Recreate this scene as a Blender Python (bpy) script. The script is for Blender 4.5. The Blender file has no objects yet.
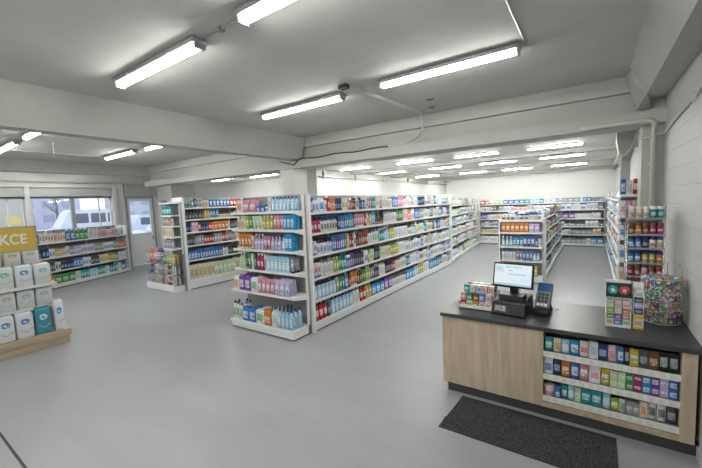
import bpy, math, random
from mathutils import Vector, Matrix

# ------------------------------------------------------------------ camera, world, exposure
SC = bpy.context.scene
COL = SC.collection
FPX = 348.4
YAW, PITCH, ROLL = -0.6057, -0.0865, -0.0409
CAM_H = 2.15
cd = bpy.data.cameras.new('camera')
cd.sensor_fit = 'HORIZONTAL'; cd.sensor_width = 36.0; cd.lens = FPX * 36.0 / 702.0
cd.clip_start = 0.05; cd.clip_end = 400
cam = bpy.data.objects.new('camera', cd); COL.objects.link(cam)
_f = Vector((math.sin(YAW) * math.cos(PITCH), math.cos(YAW) * math.cos(PITCH), math.sin(PITCH)))
_r = Vector((math.cos(YAW), -math.sin(YAW), 0)); _u = _r.cross(_f)
_r2 = math.cos(ROLL) * _r + math.sin(ROLL) * _u
_u2 = -math.sin(ROLL) * _r + math.cos(ROLL) * _u
cam.matrix_world = Matrix(((_r2.x, _u2.x, -_f.x, 0), (_r2.y, _u2.y, -_f.y, 0), (_r2.z, _u2.z, -_f.z, CAM_H), (0, 0, 0, 1)))
SC.camera = cam

w = bpy.data.worlds.new('overcast_sky'); SC.world = w; w.use_nodes = True
wn = w.node_tree; bg = wn.nodes['Background']
_tc = wn.nodes.new('ShaderNodeTexCoord'); _sx = wn.nodes.new('ShaderNodeSeparateXYZ'); _cr = wn.nodes.new('ShaderNodeValToRGB')
wn.links.new(_tc.outputs['Generated'], _sx.inputs[0]); wn.links.new(_sx.outputs['Z'], _cr.inputs[0])
_cr.color_ramp.elements[0].position = 0.0; _cr.color_ramp.elements[0].color = (0.93, 0.93, 1.0, 1)
_cr.color_ramp.elements[1].position = 0.6; _cr.color_ramp.elements[1].color = (0.72, 0.82, 1.0, 1)
wn.links.new(_cr.outputs[0], bg.inputs['Color'])
bg.inputs['Strength'].default_value = .6

SC.view_settings.view_transform = 'Standard'; SC.view_settings.look = 'None'
SC.view_settings.gamma = 1; SC.view_settings.use_curve_mapping = False
SC.view_settings.exposure = 1.45
TUBE = 16.5            # strength of the fluorescent tubes
RND = random.Random(7)

# ------------------------------------------------------------------ materials
MATS = {}
def nt(m): return m.node_tree.nodes, m.node_tree.links
def mat(name, col, rough=0.6, metal=0.0, spec=0.4, noise=0.0, nscale=6.0, bump=0.0, bscale=60.0, emit=0.0, coat=0.0):
    if name in MATS: return MATS[name]
    m = bpy.data.materials.new(name); m.use_nodes = True; N, L = nt(m); b = N['Principled BSDF']
    b.inputs['Roughness'].default_value = rough; b.inputs['Metallic'].default_value = metal
    b.inputs['Specular IOR Level'].default_value = spec; b.inputs['Coat Weight'].default_value = coat
    c = (col[0], col[1], col[2], 1)
    b.inputs['Base Color'].default_value = c
    tc = N.new('ShaderNodeTexCoord')
    if noise:
        n = N.new('ShaderNodeTexNoise'); n.inputs['Scale'].default_value = nscale; n.inputs['Detail'].default_value = 5
        r = N.new('ShaderNodeMapRange'); r.inputs[1].default_value = .3; r.inputs[2].default_value = .7
        r.inputs[3].default_value = 1 - noise; r.inputs[4].default_value = 1 + noise
        mx = N.new('ShaderNodeMix'); mx.data_type = 'RGBA'; mx.blend_type = 'MULTIPLY'; mx.inputs[0].default_value = 1
        L.new(tc.outputs['Object'], n.inputs['Vector']); L.new(n.outputs[0], r.inputs[0])
        mx.inputs[6].default_value = c; L.new(r.outputs[0], mx.inputs[7]); L.new(mx.outputs[2], b.inputs['Base Color'])
    if bump:
        n = N.new('ShaderNodeTexNoise'); n.inputs['Scale'].default_value = bscale; n.inputs['Detail'].default_value = 4
        bp = N.new('ShaderNodeBump'); bp.inputs['Strength'].default_value = bump; bp.inputs['Distance'].default_value = .01
        L.new(tc.outputs['Object'], n.inputs['Vector']); L.new(n.outputs[0], bp.inputs['Height']); L.new(bp.outputs[0], b.inputs['Normal'])
    if emit:
        b.inputs['Emission Color'].default_value = c; b.inputs['Emission Strength'].default_value = emit
    MATS[name] = m
    return m

def wood_mat(name, c1, c2, axis='Z', sc=1.0):
    m = bpy.data.materials.new(name); m.use_nodes = True; N, L = nt(m); b = N['Principled BSDF']
    b.inputs['Roughness'].default_value = .55; b.inputs['Specular IOR Level'].default_value = .3
    tc = N.new('ShaderNodeTexCoord'); mp = N.new('ShaderNodeMapping')
    s = {'Z': (9, 9, .9), 'X': (.9, 9, 9), 'Y': (9, .9, 9)}[axis]
    mp.inputs['Scale'].default_value = tuple(v * sc for v in s)
    n = N.new('ShaderNodeTexNoise'); n.inputs['Scale'].default_value = 1.6; n.inputs['Detail'].default_value = 7; n.inputs['Distortion'].default_value = .6
    r = N.new('ShaderNodeValToRGB'); r.color_ramp.elements[0].position = .35; r.color_ramp.elements[1].position = .68
    r.color_ramp.elements[0].color = (*c1, 1); r.color_ramp.elements[1].color = (*c2, 1)
    L.new(tc.outputs['Object'], mp.inputs[0]); L.new(mp.outputs[0], n.inputs['Vector']); L.new(n.outputs[0], r.inputs[0]); L.new(r.outputs[0], b.inputs['Base Color'])
    return m

def floor_mat():
    m = bpy.data.materials.new('grey_epoxy_floor'); m.use_nodes = True; N, L = nt(m); b = N['Principled BSDF']
    tc = N.new('ShaderNodeTexCoord')
    n = N.new('ShaderNodeTexNoise'); n.inputs['Scale'].default_value = .9; n.inputs['Detail'].default_value = 8; n.inputs['Roughness'].default_value = .65
    mp = N.new('ShaderNodeMapping'); mp.inputs['Rotation'].default_value = (0, 0, .6); mp.inputs['Scale'].default_value = (.7, 2.2, 1)
    r = N.new('ShaderNodeValToRGB'); r.color_ramp.elements[0].position = .25; r.color_ramp.elements[1].position = .8
    r.color_ramp.elements[0].color = (.262, .272, .285, 1); r.color_ramp.elements[1].color = (.345, .352, .362, 1)
    L.new(tc.outputs['Object'], mp.inputs[0]); L.new(mp.outputs[0], n.inputs['Vector']); L.new(n.outputs[0], r.inputs[0]); L.new(r.outputs[0], b.inputs['Base Color'])
    r2 = N.new('ShaderNodeMapRange'); r2.inputs[1].default_value = .3; r2.inputs[2].default_value = .7; r2.inputs[3].default_value = .28; r2.inputs[4].default_value = .46
    L.new(n.outputs[0], r2.inputs[0]); L.new(r2.outputs[0], b.inputs['Roughness'])
    b.inputs['Specular IOR Level'].default_value = .35
    n3 = N.new('ShaderNodeTexNoise'); n3.inputs['Scale'].default_value = 5; bp = N.new('ShaderNodeBump'); bp.inputs['Strength'].default_value = .15; bp.inputs['Distance'].default_value = .01
    L.new(tc.outputs['Object'], n3.inputs['Vector']); L.new(n3.outputs[0], bp.inputs['Height']); L.new(bp.outputs[0], b.inputs['Normal'])
    return m

def block_wall_mat(name, col, bw=.42, bh=.2, axis='YZ'):
    m = bpy.data.materials.new(name); m.use_nodes = True; N, L = nt(m); b = N['Principled BSDF']
    b.inputs['Roughness'].default_value = .7; b.inputs['Specular IOR Level'].default_value = .3
    tc = N.new('ShaderNodeTexCoord'); sp = N.new('ShaderNodeSeparateXYZ'); cb = N.new('ShaderNodeCombineXYZ')
    L.new(tc.outputs['Object'], sp.inputs[0]); L.new(sp.outputs['Y' if axis == 'YZ' else 'X'], cb.inputs[0]); L.new(sp.outputs['Z'], cb.inputs[1])
    br = N.new('ShaderNodeTexBrick'); br.inputs['Scale'].default_value = 1; br.inputs['Brick Width'].default_value = bw; br.inputs['Row Height'].default_value = bh
    br.inputs['Mortar Size'].default_value = .006; br.inputs['Mortar Smooth'].default_value = .6
    br.inputs['Color1'].default_value = (*col, 1); br.inputs['Color2'].default_value = (*[c * .97 for c in col], 1); br.inputs['Mortar'].default_value = (*[c * .86 for c in col], 1)
    L.new(cb.outputs[0], br.inputs['Vector']); L.new(br.outputs['Color'], b.inputs['Base Color'])
    bp = N.new('ShaderNodeBump'); bp.inputs['Strength'].default_value = .5; bp.inputs['Distance'].default_value = .006; bp.invert = True
    L.new(br.outputs['Fac'], bp.inputs['Height']); L.new(bp.outputs[0], b.inputs['Normal'])
    return m

M_FLOOR = floor_mat()
M_CEIL = mat('painted_ceiling', (.58, .58, .55), .75, noise=.05, nscale=1.4, bump=.25, bscale=5)
M_WALL = mat('white_plaster', (.66, .66, .63), .7, noise=.03, nscale=2, bump=.15, bscale=9)
M_BEAM = mat('painted_beam', (.46, .46, .435), .65, noise=.035, nscale=2.5, bump=.15, bscale=12)
M_BLOCK = block_wall_mat('painted_block_wall', (.53, .53, .52))
M_SIDING = block_wall_mat('painted_panel_wall', (.72, .72, .69), bw=40, bh=.19, axis='XZ')
M_RACK = mat('white_enamel', (.74, .75, .74), .35, noise=.015, nscale=3)
M_PANEL = mat('grey_enamel_panel', (.3, .305, .31), .5)
M_RAIL = mat('price_rail', (.76, .76, .74), .4)
M_GREYMETAL = mat('grey_metal', (.34, .35, .36), .4, .4)
M_DARK = mat('dark_plastic', (.03, .03, .033), .45)
M_BLACK = mat('black_plastic', (.012, .012, .014), .3)
M_KICK = mat('dark_plinth', (.045, .048, .05), .6)
M_TOP = mat('anthracite_worktop', (.052, .055, .06), .38, noise=.12, nscale=40, bump=.05, bscale=300)
M_OAK = wood_mat('light_oak', (.44, .35, .26), (.58, .48, .37))
M_OAKX = wood_mat('light_oak_board', (.42, .33, .23), (.56, .46, .34), 'Y')
M_CHROME = mat('chrome_wire', (.62, .63, .65), .25, 1.0)
M_PIPE = mat('painted_pipe', (.56, .56, .53), .5)
M_CABLE = mat('black_cable', (.03, .03, .03), .6)
M_WHITE = mat('white_plastic', (.78, .78, .77), .4)
M_FRAME = mat('window_frame', (.68, .69, .69), .45)
M_DOORM = mat('grey_door_leaf', (.74, .76, .77), .5)
M_RBOX = mat('window_roller_box', (.46, .47, .46), .5)
M_SHUT = mat('roller_box', (.42, .43, .42), .55)
M_TUBE = mat('tube_diffuser', (1, 1, 1), .4, emit=TUBE)
M_TUBE.node_tree.nodes['Principled BSDF'].inputs['Emission Color'].default_value = (1.0, .995, .95, 1)
M_TUBER = mat('bright_tube_diffuser', (1, 1, .96), .4, emit=TUBE * 3.9)

def glass_mat():
    m = bpy.data.materials.new('window_glass'); m.use_nodes = True; N, L = nt(m)
    for n in list(N):
        if n.type == 'BSDF_PRINCIPLED': N.remove(n)
    out = [n for n in N if n.type == 'OUTPUT_MATERIAL'][0]
    t = N.new('ShaderNodeBsdfTransparent'); t.inputs[0].default_value = (.93, .96, .97, 1)
    g = N.new('ShaderNodeBsdfGlossy'); g.inputs['Roughness'].default_value = .03
    x = N.new('ShaderNodeMixShader'); x.inputs[0].default_value = .06
    L.new(t.outputs[0], x.inputs[1]); L.new(g.outputs[0], x.inputs[2]); L.new(x.outputs[0], out.inputs[0])
    return m
M_GLASS = glass_mat()

# ------------------------------------------------------------------ mesh helper
class MB:
    def __init__(s): s.v = []; s.f = []; s.m = []; s.sm = []
    def add(s, vs, fs, mi=0, smooth=False):
        o = len(s.v); s.v += [tuple(p) for p in vs]
        for f in fs: s.f.append(tuple(i + o for i in f)); s.m.append(mi); s.sm.append(smooth)
        return s
    def box(s, x0, x1, y0, y1, z0, z1, mi=0, M=None):
        vs = [(x, y, z) for z in (z0, z1) for y in (y0, y1) for x in (x0, x1)]
        if M: vs = [M @ Vector(p) for p in vs]
        return s.add(vs, [(0, 2, 3, 1), (4, 5, 7, 6), (0, 1, 5, 4), (2, 6, 7, 3), (0, 4, 6, 2), (1, 3, 7, 5)], mi)
    def bev(s, x0, x1, y0, y1, z0, z1, r, mi=0, n=2):
        # box with rounded vertical edges and a small chamfer on top and bottom
        prof = []
        for k, (cx, cy) in enumerate(((x1 - r, y0 + r), (x1 - r, y1 - r), (x0 + r, y1 - r), (x0 + r, y0 + r))):
            for j in range(n + 1):
                a = -math.pi / 2 + k * math.pi / 2 + j * math.pi / 2 / n
                prof.append((cx, cy, math.cos(a), math.sin(a)))
        c = r * .5; rings = []
        for z, q in ((z0, r - c), (z0 + c, r), (z1 - c, r), (z1, r - c)):
            rings.append([(cx + q * ca, cy + q * sa, z) for cx, cy, ca, sa in prof])
        return s.loft(rings, mi, True)
    def loft(s, rings, mi=0, smooth=False, cap=True):
        n = len(rings[0]); vs = [p for r in rings for p in r]; fs = []
        for i in range(len(rings) - 1):
            for j in range(n):
                a, b = i * n + j, i * n + (j + 1) % n
                fs.append((a, b, b + n, a + n))
        s.add(vs, fs, mi, smooth)
        if cap:
            o = len(s.v) - len(vs)
            s.f.append(tuple(o + j for j in reversed(range(n)))); s.m.append(mi); s.sm.append(False)
            s.f.append(tuple(o + (len(rings) - 1) * n + j for j in range(n))); s.m.append(mi); s.sm.append(False)
        return s
    def lathe(s, prof, seg=12, cx=0, cy=0, ex=1, ey=1, mi=0, pw=1.0):
        rings = []
        for r, z in prof:
            ring = []
            for j in range(seg):
                a = 2 * math.pi * (j + .5) / seg; ca, sa = math.cos(a), math.sin(a)
                ca = math.copysign(abs(ca) ** pw, ca); sa = math.copysign(abs(sa) ** pw, sa)
                ring.append((cx + r * ex * ca, cy + r * ey * sa, z))
            rings.append(ring)
        return s.loft(rings, mi, True)
    def tube(s, pts, r, seg=8, mi=0):
        P = [Vector(p) for p in pts]; rings = []
        for i, p in enumerate(P):
            t = (P[min(i + 1, len(P) - 1)] - P[max(i - 1, 0)]).normalized()
            up = Vector((0, 0, 1)) if abs(t.z) < .95 else Vector((1, 0, 0))
            a = t.cross(up).normalized(); b = t.cross(a).normalized()
            rings.append([tuple(p + r * (math.cos(q) * a + math.sin(q) * b)) for q in (2 * math.pi * k / seg for k in range(seg))])
        return s.loft(rings, mi, True)
    def mesh(s, name, mats):
        me = bpy.data.meshes.new(name); me.from_pydata(s.v, [], s.f); me.update()
        for m in mats: me.materials.append(m)
        for p, mi, sm in zip(me.polygons, s.m, s.sm): p.material_index = mi; p.use_smooth = sm
        me.validate()
        import bmesh
        bm = bmesh.new(); bm.from_mesh(me); bmesh.ops.recalc_face_normals(bm, faces=bm.faces); bm.to_mesh(me); bm.free()
        return me
    def build(s, name, mats, parent=None, loc=None):
        if not isinstance(mats, (list, tuple)): mats = [mats]
        o = bpy.data.objects.new(name, s.mesh(name, mats)); COL.objects.link(o)
        if parent: o.parent = parent
        if loc: o.location = loc
        return o

def tag(o, label=None, cat=None, group=None, kind=None):
    if label: o['label'] = label
    if cat: o['category'] = cat
    if group: o['group'] = group
    if kind: o['kind'] = kind
    return o
def thing(name, label, cat, loc=(0, 0, 0), rz=0, group=None):
    o = bpy.data.objects.new(name, None); COL.objects.link(o); o.empty_display_size = .1
    o.location = loc; o.rotation_euler = (0, 0, rz)
    return tag(o, label, cat, group)
def box(name, b, m, parent=None):
    return MB().box(*b).build(name, m, parent)
def struct(name, b, m):
    return tag(box(name, b, m), kind='structure')
def copy_tree(o, parent=None):
    c = o.copy(); COL.objects.link(c)
    if parent: c.parent = parent
    for ch in o.children: copy_tree(ch, c)
    return c

# ------------------------------------------------------------------ building shell
XW, XL, YF, YC, YB = .745, -15.2, -3.6, 5.95, 17.55
ZC, ZR = 3.66, 3.12
struct('floor', (XL - .3, XW + .3, YF - .3, YB + .3, -.2, 0), M_FLOOR)
struct('ceiling', (XL - .3, XW + .3, YF - .3, YC + .1, ZC, ZC + .3), M_CEIL)
struct('ceiling_rear', (-12.4, XW + .3, YC + .1, YB + .3, ZR, ZC + .3), M_WALL)
struct('ceiling_annex', (XL - .3, -12.4, YC + .1, 8.95, ZC, ZC + .3), M_CEIL)
struct('wall_right', (XW, XW + .3, YF - .3, YB + .3, 0, ZC), M_BLOCK)
struct('wall_front', (XL, XW, YF - .3, YF, 0, ZC), M_WALL)
struct('wall_back', (-6.2, XW, YB, YB + .3, 0, ZC), M_SIDING)
struct('wall_rear_left', (-6.5, -6.15, 7.35, YB, 0, ZC), M_WALL)
struct('wall_annex_back', (-14.05, -6.5, 8.6, 8.9, 0, ZC), M_WALL)
struct('wall_annex_side', (XL, -14.05, 7.6, 8.9, 0, ZC), M_WALL)
# baseboards
struct('baseboard_right', (XW - .018, XW, YF, 5.94, 0, .09), mat('skirting', (.5, .51, .52), .5))
struct('baseboard_left', (XL, -14.05, 7.585, 7.6, 0, .08), MATS['skirting'])

# window wall on the left, pierced by windows and a door
m = MB()
wins = [(-2.9, -.9), (-.7, 1.25), (1.42, 3.37), (3.5, 5.88)]
ZS, ZT = 1.15, 2.79
ys = YF
for a, b in wins:
    m.box(XL - .3, XL, ys, a, 0, ZC); m.box(XL - .3, XL, a, b, 0, ZS); m.box(XL - .3, XL, a, b, ZT, ZC); ys = b
m.box(XL - .3, XL, ys, 6.35, 0, ZC); m.box(XL - .3, XL, 6.35, 7.44, 2.79, ZC); m.box(XL - .3, XL, 7.44, 7.7, 0, ZC)
tag(m.build('wall_left', M_WALL), kind='structure')
for i, (a, b) in enumerate(wins):
    wo = thing('window_%d' % (i + 1), None, None, (0, 0, 0)); wo['kind'] = 'structure'
    fm = MB(); x0, x1 = XL - .14, XL - .04
    for q in ((a, a + .05), (b - .05, b)): fm.box(x0, x1, q[0], q[1], ZS, ZT)
    fm.box(x0, x1, a, b, ZS, ZS + .05); fm.box(x0, x1, a, b, ZT - .05, ZT)
    fm.build('window_frame', M_FRAME, wo)
    mid = 4.65 if i == 3 else (a + b) / 2
    MB().box(XL - .13, XL - .01, mid - .055, mid + .055, ZS + .05, ZT - .05).build('mullion', M_GREYMETAL, wo)
    MB().box(XL - .115, XL - .07, b - .42, b - .385, ZS + .05, ZT - .05).build('mullion', M_FRAME, wo)
    MB().box(XL - .1, XL - .092, a + .05, b - .05, ZS + .05, ZT - .05).build('pane', M_GLASS, wo)
    MB().box(XL, XL + .07, a, b, ZT + .02, ZT + .29).build('roller_box', M_RBOX, wo)
    MB().box(XL + .01, XL + .06, a, b, ZT - .02, ZT + .005).build('roller_slot', M_DARK, wo)
    MB().box(XL, XL + .12, a - .03, b + .03, ZS - .03, ZS).build('window_sill', M_FRAME, wo)
do = thing('door_1', None, None); do['kind'] = 'structure'
m = MB(); m.box(XL - .1, XL + .03, 6.35, 6.41, 0, 2.79); m.box(XL - .1, XL + .03, 7.38, 7.44, 0, 2.79); m.box(XL - .1, XL + .03, 6.41, 7.38, 2.72, 2.79)
m.build('door_frame', M_GREYMETAL, do)
m = MB(); X0, X1 = XL - .06, XL - .01
m.box(X0, X1, 6.41, 7.38, .02, 1.3); m.box(X0, X1, 6.41, 6.5, 1.3, 2.72); m.box(X0, X1, 7.26, 7.38, 1.3, 2.72); m.box(X0, X1, 6.5, 7.26, 2.6, 2.72)
m.build('door_leaf', M_DOORM, do)
MB().box(XL - .04, XL - .03, 6.5, 7.26, 1.3, 2.6).build('pane', M_GLASS, do)
MB().box(XL - .01, XL + .04, 7.29, 7.32, 1.0, 1.16).build('door_handle', M_GREYMETAL, do)
MB().box(XL, XL + .1, 6.33, 7.46, 2.8, 3.3).build('roller_box', M_SHUT, do)
struct('trim_1', (XL, XL + .06, YF, 6.3, 3.28, 3.34), M_BEAM)
struct('trim_2', (XL, XL + .05, 6.22, 6.3, 0, 3.5), M_FRAME)
for ya, yb in ((-.9, -.7), (1.25, 1.42), (3.37, 3.5), (5.9, 6.02)): struct('trim_3', (XL, XL + .1, ya, yb, 0, 3.16), M_FRAME)
struct('trim_4', (XL, XL + .09, YF, 6.3, 3.12, 3.15), M_FRAME)

# beams
def prism(name, pts, m, kind='structure', parent=None):
    """pts: list of bottom/top quads as rings"""
    o = MB().loft(pts).build(name, m, parent)
    if kind and not parent: tag(o, kind=kind)
    return o
prism('beam_left', [[(-5.46, y, 3.18), (-5.68, y, 3.18), (-5.84, y, ZC), (-5.30, y, ZC)] for y in (YF, YC)], M_BEAM)
prism('beam_right', [[(.745, y, 3.32), (.525, y, 3.32), (.36, y, ZC), (.745, y, ZC)] for y in (YF, YC)], M_BEAM)
struct('beam_window', (-12.75, -12.4, YF, 8.6, 3.36, ZC), M_BEAM)
m = MB(); m.box(-12.4, XW, YC, YC + .35, 3.45, ZC); m.box(-12.4, XW, YC + .08, YC + .35, 3.185, 3.449); m.box(-12.4, XW, YC + .13, YC + .35, 3.0, 3.185); m.box(-12.4, XW, YC - .12, YC + .129, 3.0, 3.16)
tag(m.build('beam_cross', M_BEAM), kind='structure')
# haunches where the long beams land on the cross beam
prism('beam_haunch', [[(.525, 5.55, 3.32), (.40, 5.55, 3.45), (.36, 5.55, ZC - .01), (.6, 5.55, ZC - .01)], [(.6, 5.94, 3.2), (.46, 5.94, 3.2), (.34, 5.94, ZC - .01), (.6, 5.94, ZC - .01)]], M_BEAM)
prism('beam_haunch', [[(-5.46, 5.5, 3.2), (-5.44, 5.5, 3.22), (-5.31, 5.5, ZC - .01), (-5.6, 5.5, ZC - .01)], [(-5.6, 5.94, 3.18), (-5.38, 5.94, 3.18), (-5.24, 5.94, ZC - .01), (-5.6, 5.94, ZC - .01)]], M_BEAM)
for y in (8.95, 11.6, 15.2): struct('beam_rear', (-6.15, XW, y, y + .28, 3.05, ZR), M_BEAM)
struct('column_left', (-6.04, -5.60, 5.90, 6.33, 0, 3.0), M_WALL)
struct('column_right', (.525, XW, 5.95, 6.33, 0, 3.32), M_BEAM)
# rear column with tapering capital
m = MB(); m.box(.352, .47, 6.74, 6.86, 0, 2.64)
def rc(x0, x1, y0, y1, z): return [(x0, y0, z), (x1, y0, z), (x1, y1, z), (x0, y1, z)]
m.loft([rc(.352, .47, 6.74, 6.86, 2.62), rc(.295, .53, 6.6, 6.98, 2.92), rc(.30, .525, 6.62, 6.98, 3.12)])
tag(m.build('column_rear', M_BEAM), kind='structure')

# floor joint
tag(MB().box(-4.98, -3.6, .67, .69, 0, .002).build('floor_joint', mat('dark_joint', (.05, .05, .05), .8)), kind='structure')

# ceiling duct strip, pipes and cables
t = thing('cable_duct', 'flat white cable duct running on ceiling from junction box to cross beam', 'cable duct', (0, 0, 0))
m = MB(); m.loft([[(-2.70, 3.8, 3.61), (-2.55, 3.8, 3.61), (-2.55, 3.8, 3.659), (-2.70, 3.8, 3.659)], [(-2.52, 5.7, 3.61), (-2.38, 5.7, 3.61), (-2.38, 5.7, 3.659), (-2.52, 5.7, 3.659)]])
m.build('duct', M_PIPE, t); MB().box(-2.68, -2.56, 3.72, 3.81, 3.61, 3.659).build('junction_box', M_DARK, t)
m = MB(); m.tube([(-2.42, 5.66, 3.63), (-2.42, 5.75, 3.6), (-2.43, 5.8, 3.5), (-2.43, 5.84, 3.4), (-2.5, 5.80, 3.27), (-2.75, 5.80, 3.19), (-3.1, 5.80, 3.18)], .018)
m.build('down_pipe', M_PIPE, t)
m = MB(); pts = [(-3.1, 5.81, 3.18)]
for k in range(12): pts.append((-3.1 - k * .2, 5.812 + .004 * math.sin(k * 2.1), 3.175 + .012 * math.sin(k * 1.3)))
pts += [(-5.4, 5.81, 3.14), (-5.5, 5.8, 3.06), (-5.62, 5.81, 3.1), (-5.95, 5.81, 3.18)]
tag(m.tube(pts, .012).build('black_cable', M_CABLE), 'thin black cable drooping along the top edge of the lower cross beam', 'cable')
t = thing('hanging_cord', 'short white cord hanging from the ceiling beyond the long beam', 'cord', (-9.18, 2.587, 3.66))
MB().tube([(0, 0, 0), (-.01, 0, -.15), (-.02, 0, -.3)], .008, 6).build('cord', M_WHITE, t); MB().lathe([(.02, -.012), (.03, 0)], 10).build('rose', M_WHITE, t)
for x, y in ((-2.05, 5.1), (-2.2, 5.54)): tag(MB().tube([(x, y, 3.652), (x + .05, y + .01, 3.64), (x + .1, y, 3.652)], .008, 6).build('ceiling_hook', M_DARK), 'tiny dark hook on ceiling beside cable duct, %s the cross beam' % ('farther from' if y < 5.3 else 'nearer'), 'hook')
t = thing('ceiling_conduit', 'thin white conduit along ceiling towards the lamp before the window beam', 'conduit')
MB().tube([(-10.58, 2.1, 3.645), (-10.58, 3.2, 3.645), (-10.6, 4.05, 3.645)], .01).build('tube', M_PIPE, t); MB().box(-10.61, -10.55, 3.0, 3.03, 3.63, 3.66).build('clip', M_PIPE, t)
t = thing('ceiling_conduit', 'thin grey conduit on ceiling between the two lamps of the near row', 'conduit')
MB().tube([(-2.85, 1.93, 3.645), (-2.28, 1.93, 3.645)], .01).build('tube', M_GREYMETAL, t)
MB().box(-2.6, -2.56, 1.9, 1.96, 3.63, 3.66).build('clip', M_GREYMETAL, t)
t = thing('ceiling_conduit', 'thin grey conduit crossing the ceiling towards the lamp beside the right beam', 'conduit')
MB().tube([(-.555, -.2, 3.645), (-.555, 4.0, 3.645)], .012).build('tube', M_GREYMETAL, t)
MB().box(-.59, -.52, 2.4, 2.44, 3.63, 3.66).build('clip', M_GREYMETAL, t)
t = thing('wall_pipe', 'white pipe bending down in front of the column at the right wall', 'pipe')
MB().tube([(-.15, 5.79, 3.03), (.55, 5.79, 3.04), (.60, 5.8, 3.03), (.63, 5.81, 2.98), (.63, 5.85, 2.9), (.63, 5.88, 1.2)], .028).build('pipe', M_PIPE, t)
MB().box(.59, .67, 5.85, 5.95, 2.5, 2.53).build('clamp', M_PIPE, t)
t = thing('wall_conduit', 'thin white conduit climbing the block wall towards the ceiling', 'conduit')
MB().tube([(.50, 5.86, 2.82), (.70, 5.86, 2.86), (.73, 5.8, 2.865), (.73, 4.6, 2.95), (.73, 4.2, 2.97)], .014).build('pipe', M_PIPE, t)
MB().tube([(.73, 4.2, 2.97), (.73, 1.2, 3.18)], .014).build('pipe', M_PIPE, t)
MB().box(.715, XW, 4.3, 4.36, 2.93, 3.0).build('clip', M_PIPE, t)
t = thing('rear_pipe', 'sagging white pipe bracketed round the capital of the rear column', 'pipe')
MB().tube([(.55, 6.45, 3.06), (.525, 6.5, 3.0), (.50, 6.55, 2.9), (.47, 6.58, 2.8), (.41, 6.6, 2.71), (.33, 6.6, 2.68), (.285, 6.62, 2.6), (.27, 6.64, 2.52)], .022).build('pipe', M_PIPE, t)
MB().box(.30, .36, 6.56, 6.64, 2.64, 2.72).build('pipe_head', M_PIPE, t)
t = thing('wall_pipe_run', 'long thin pipe along the rear wall behind the long gondola', 'pipe')
MB().tube([(-6.1, 7.4, 2.92), (-6.1, 12, 2.92), (-6.1, YB - .05, 2.92)], .022).build('pipe', M_PIPE, t)
for y in (7.6, 9.2, 11, 13, 15): MB().box(-6.15, -6.08, y, y + .04, 2.88, 3.1).build('bracket', M_PIPE, t)

# fluorescent fittings
def fitting_proto(M_H=None, M_T=None):
    M_T = M_T or M_TUBE
    M_H = M_H or M_GREYMETAL
    t = thing('strip_light', 'strip light', 'ceiling light')
    MB().bev(-.8, .8, -.08, .08, -.05, 0, .02).build('housing', M_H, t)
    m = MB(); rings = []
    for x, s in ((-.775, .6), (-.755, 1), (.755, 1), (.775, .6)):
        rings.append([(x, .046 * s * math.cos(a), -.05 - .045 * s * math.sin(a)) for a in (math.pi * k / 8 for k in range(9))])
    m.loft(rings, 0, True); m.build('diffuser', M_T, t)
    for x in (-.79, .765): MB().box(x, x + .025, -.05, .05, -.093, -.05).build('end_cap', M_H, t)
    for x in (-.4, .4):
        for y in (-.088, .074): MB().box(x - .02, x + .02, y, y + .014, -.06, -.03).build('clip', M_CHROME, t)
    return t
LP = fitting_proto(); LR = fitting_proto(M_WHITE, M_TUBER); used = [False, False]
def lamp(x, y, z, label, s=1.0, group=None):
    k = 0 if s == 1 else 1; o = (LP, LR)[k] if not used[k] else copy_tree((LP, LR)[k]); used[k] = True
    o.location = (x, y, z - .002); o.scale = (s, 1 if s == 1 else .55, 1 if s == 1 else .4); o['label'] = label
    if group: o['group'] = group
for x, y, l in ((-3.65, 1.92, 'bright strip light on ceiling in near row, nearer the long left beam'),
                (-1.47, 1.89, 'strip light cut by top edge of the photo, in line with the near row'),
                (-3.60, 4.0, 'strip light just before the cross beam, beside the ceiling junction box'),
                (-1.40, 3.95, 'longest-looking strip light just before the cross beam, towards the right wall'),
                (-10.05, 2.05, 'strip light beyond the long beam, cut by the left edge of the photo'),
                (-7.8, 2.03, 'short-looking strip light beyond the long beam, at far left of photo'),
                (-9.77, 4.07, 'strip light beyond the long beam, above the second gondola aisle'),
                (-7.7, 4.1, 'strip light half hidden by the long beam, nearest its column')):
    lamp(x, y, ZC, l)
for x in (-13.95,):
    for y in (2.05, 4.07): lamp(x, y, ZC, 'added fill strip light, unseen behind the beam along the window wall', group='added fill strip lights above the window aisle')  # added fill lamps, out of sight behind the beam, to brighten the annex
for x in (-13.9, -10.05, -7.8, -3.65, -1.47):
    for y in (-.15, -2.2): lamp(x, y, ZC, 'strip light in the part of the shop behind the viewer', group='strip lights behind the viewer')
cols = ((-.62, 'nearest the right wall'), (-2.1, 'second from the right wall'), (-3.55, 'third from the right wall'), (-5.0, 'farthest from the right wall'))
for y, rn in ((7.95, 'first'), (10.1, 'second'), (13.05, 'third'), (15.75, 'last')):
    for x, cn in cols:
        if x == -5.0: x = -5.3
        lamp(x, y, ZR, 'strip light in the %s row of the rear ceiling, %s' % (rn, cn), .6)
lamp(-8.1, 7.25, ZR, 'strip light under low ceiling beyond the cross beam, beside left column', .75)
lamp(-10.0, 7.1, ZR, 'short strip light under low ceiling above the second gondola', .6)

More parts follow.
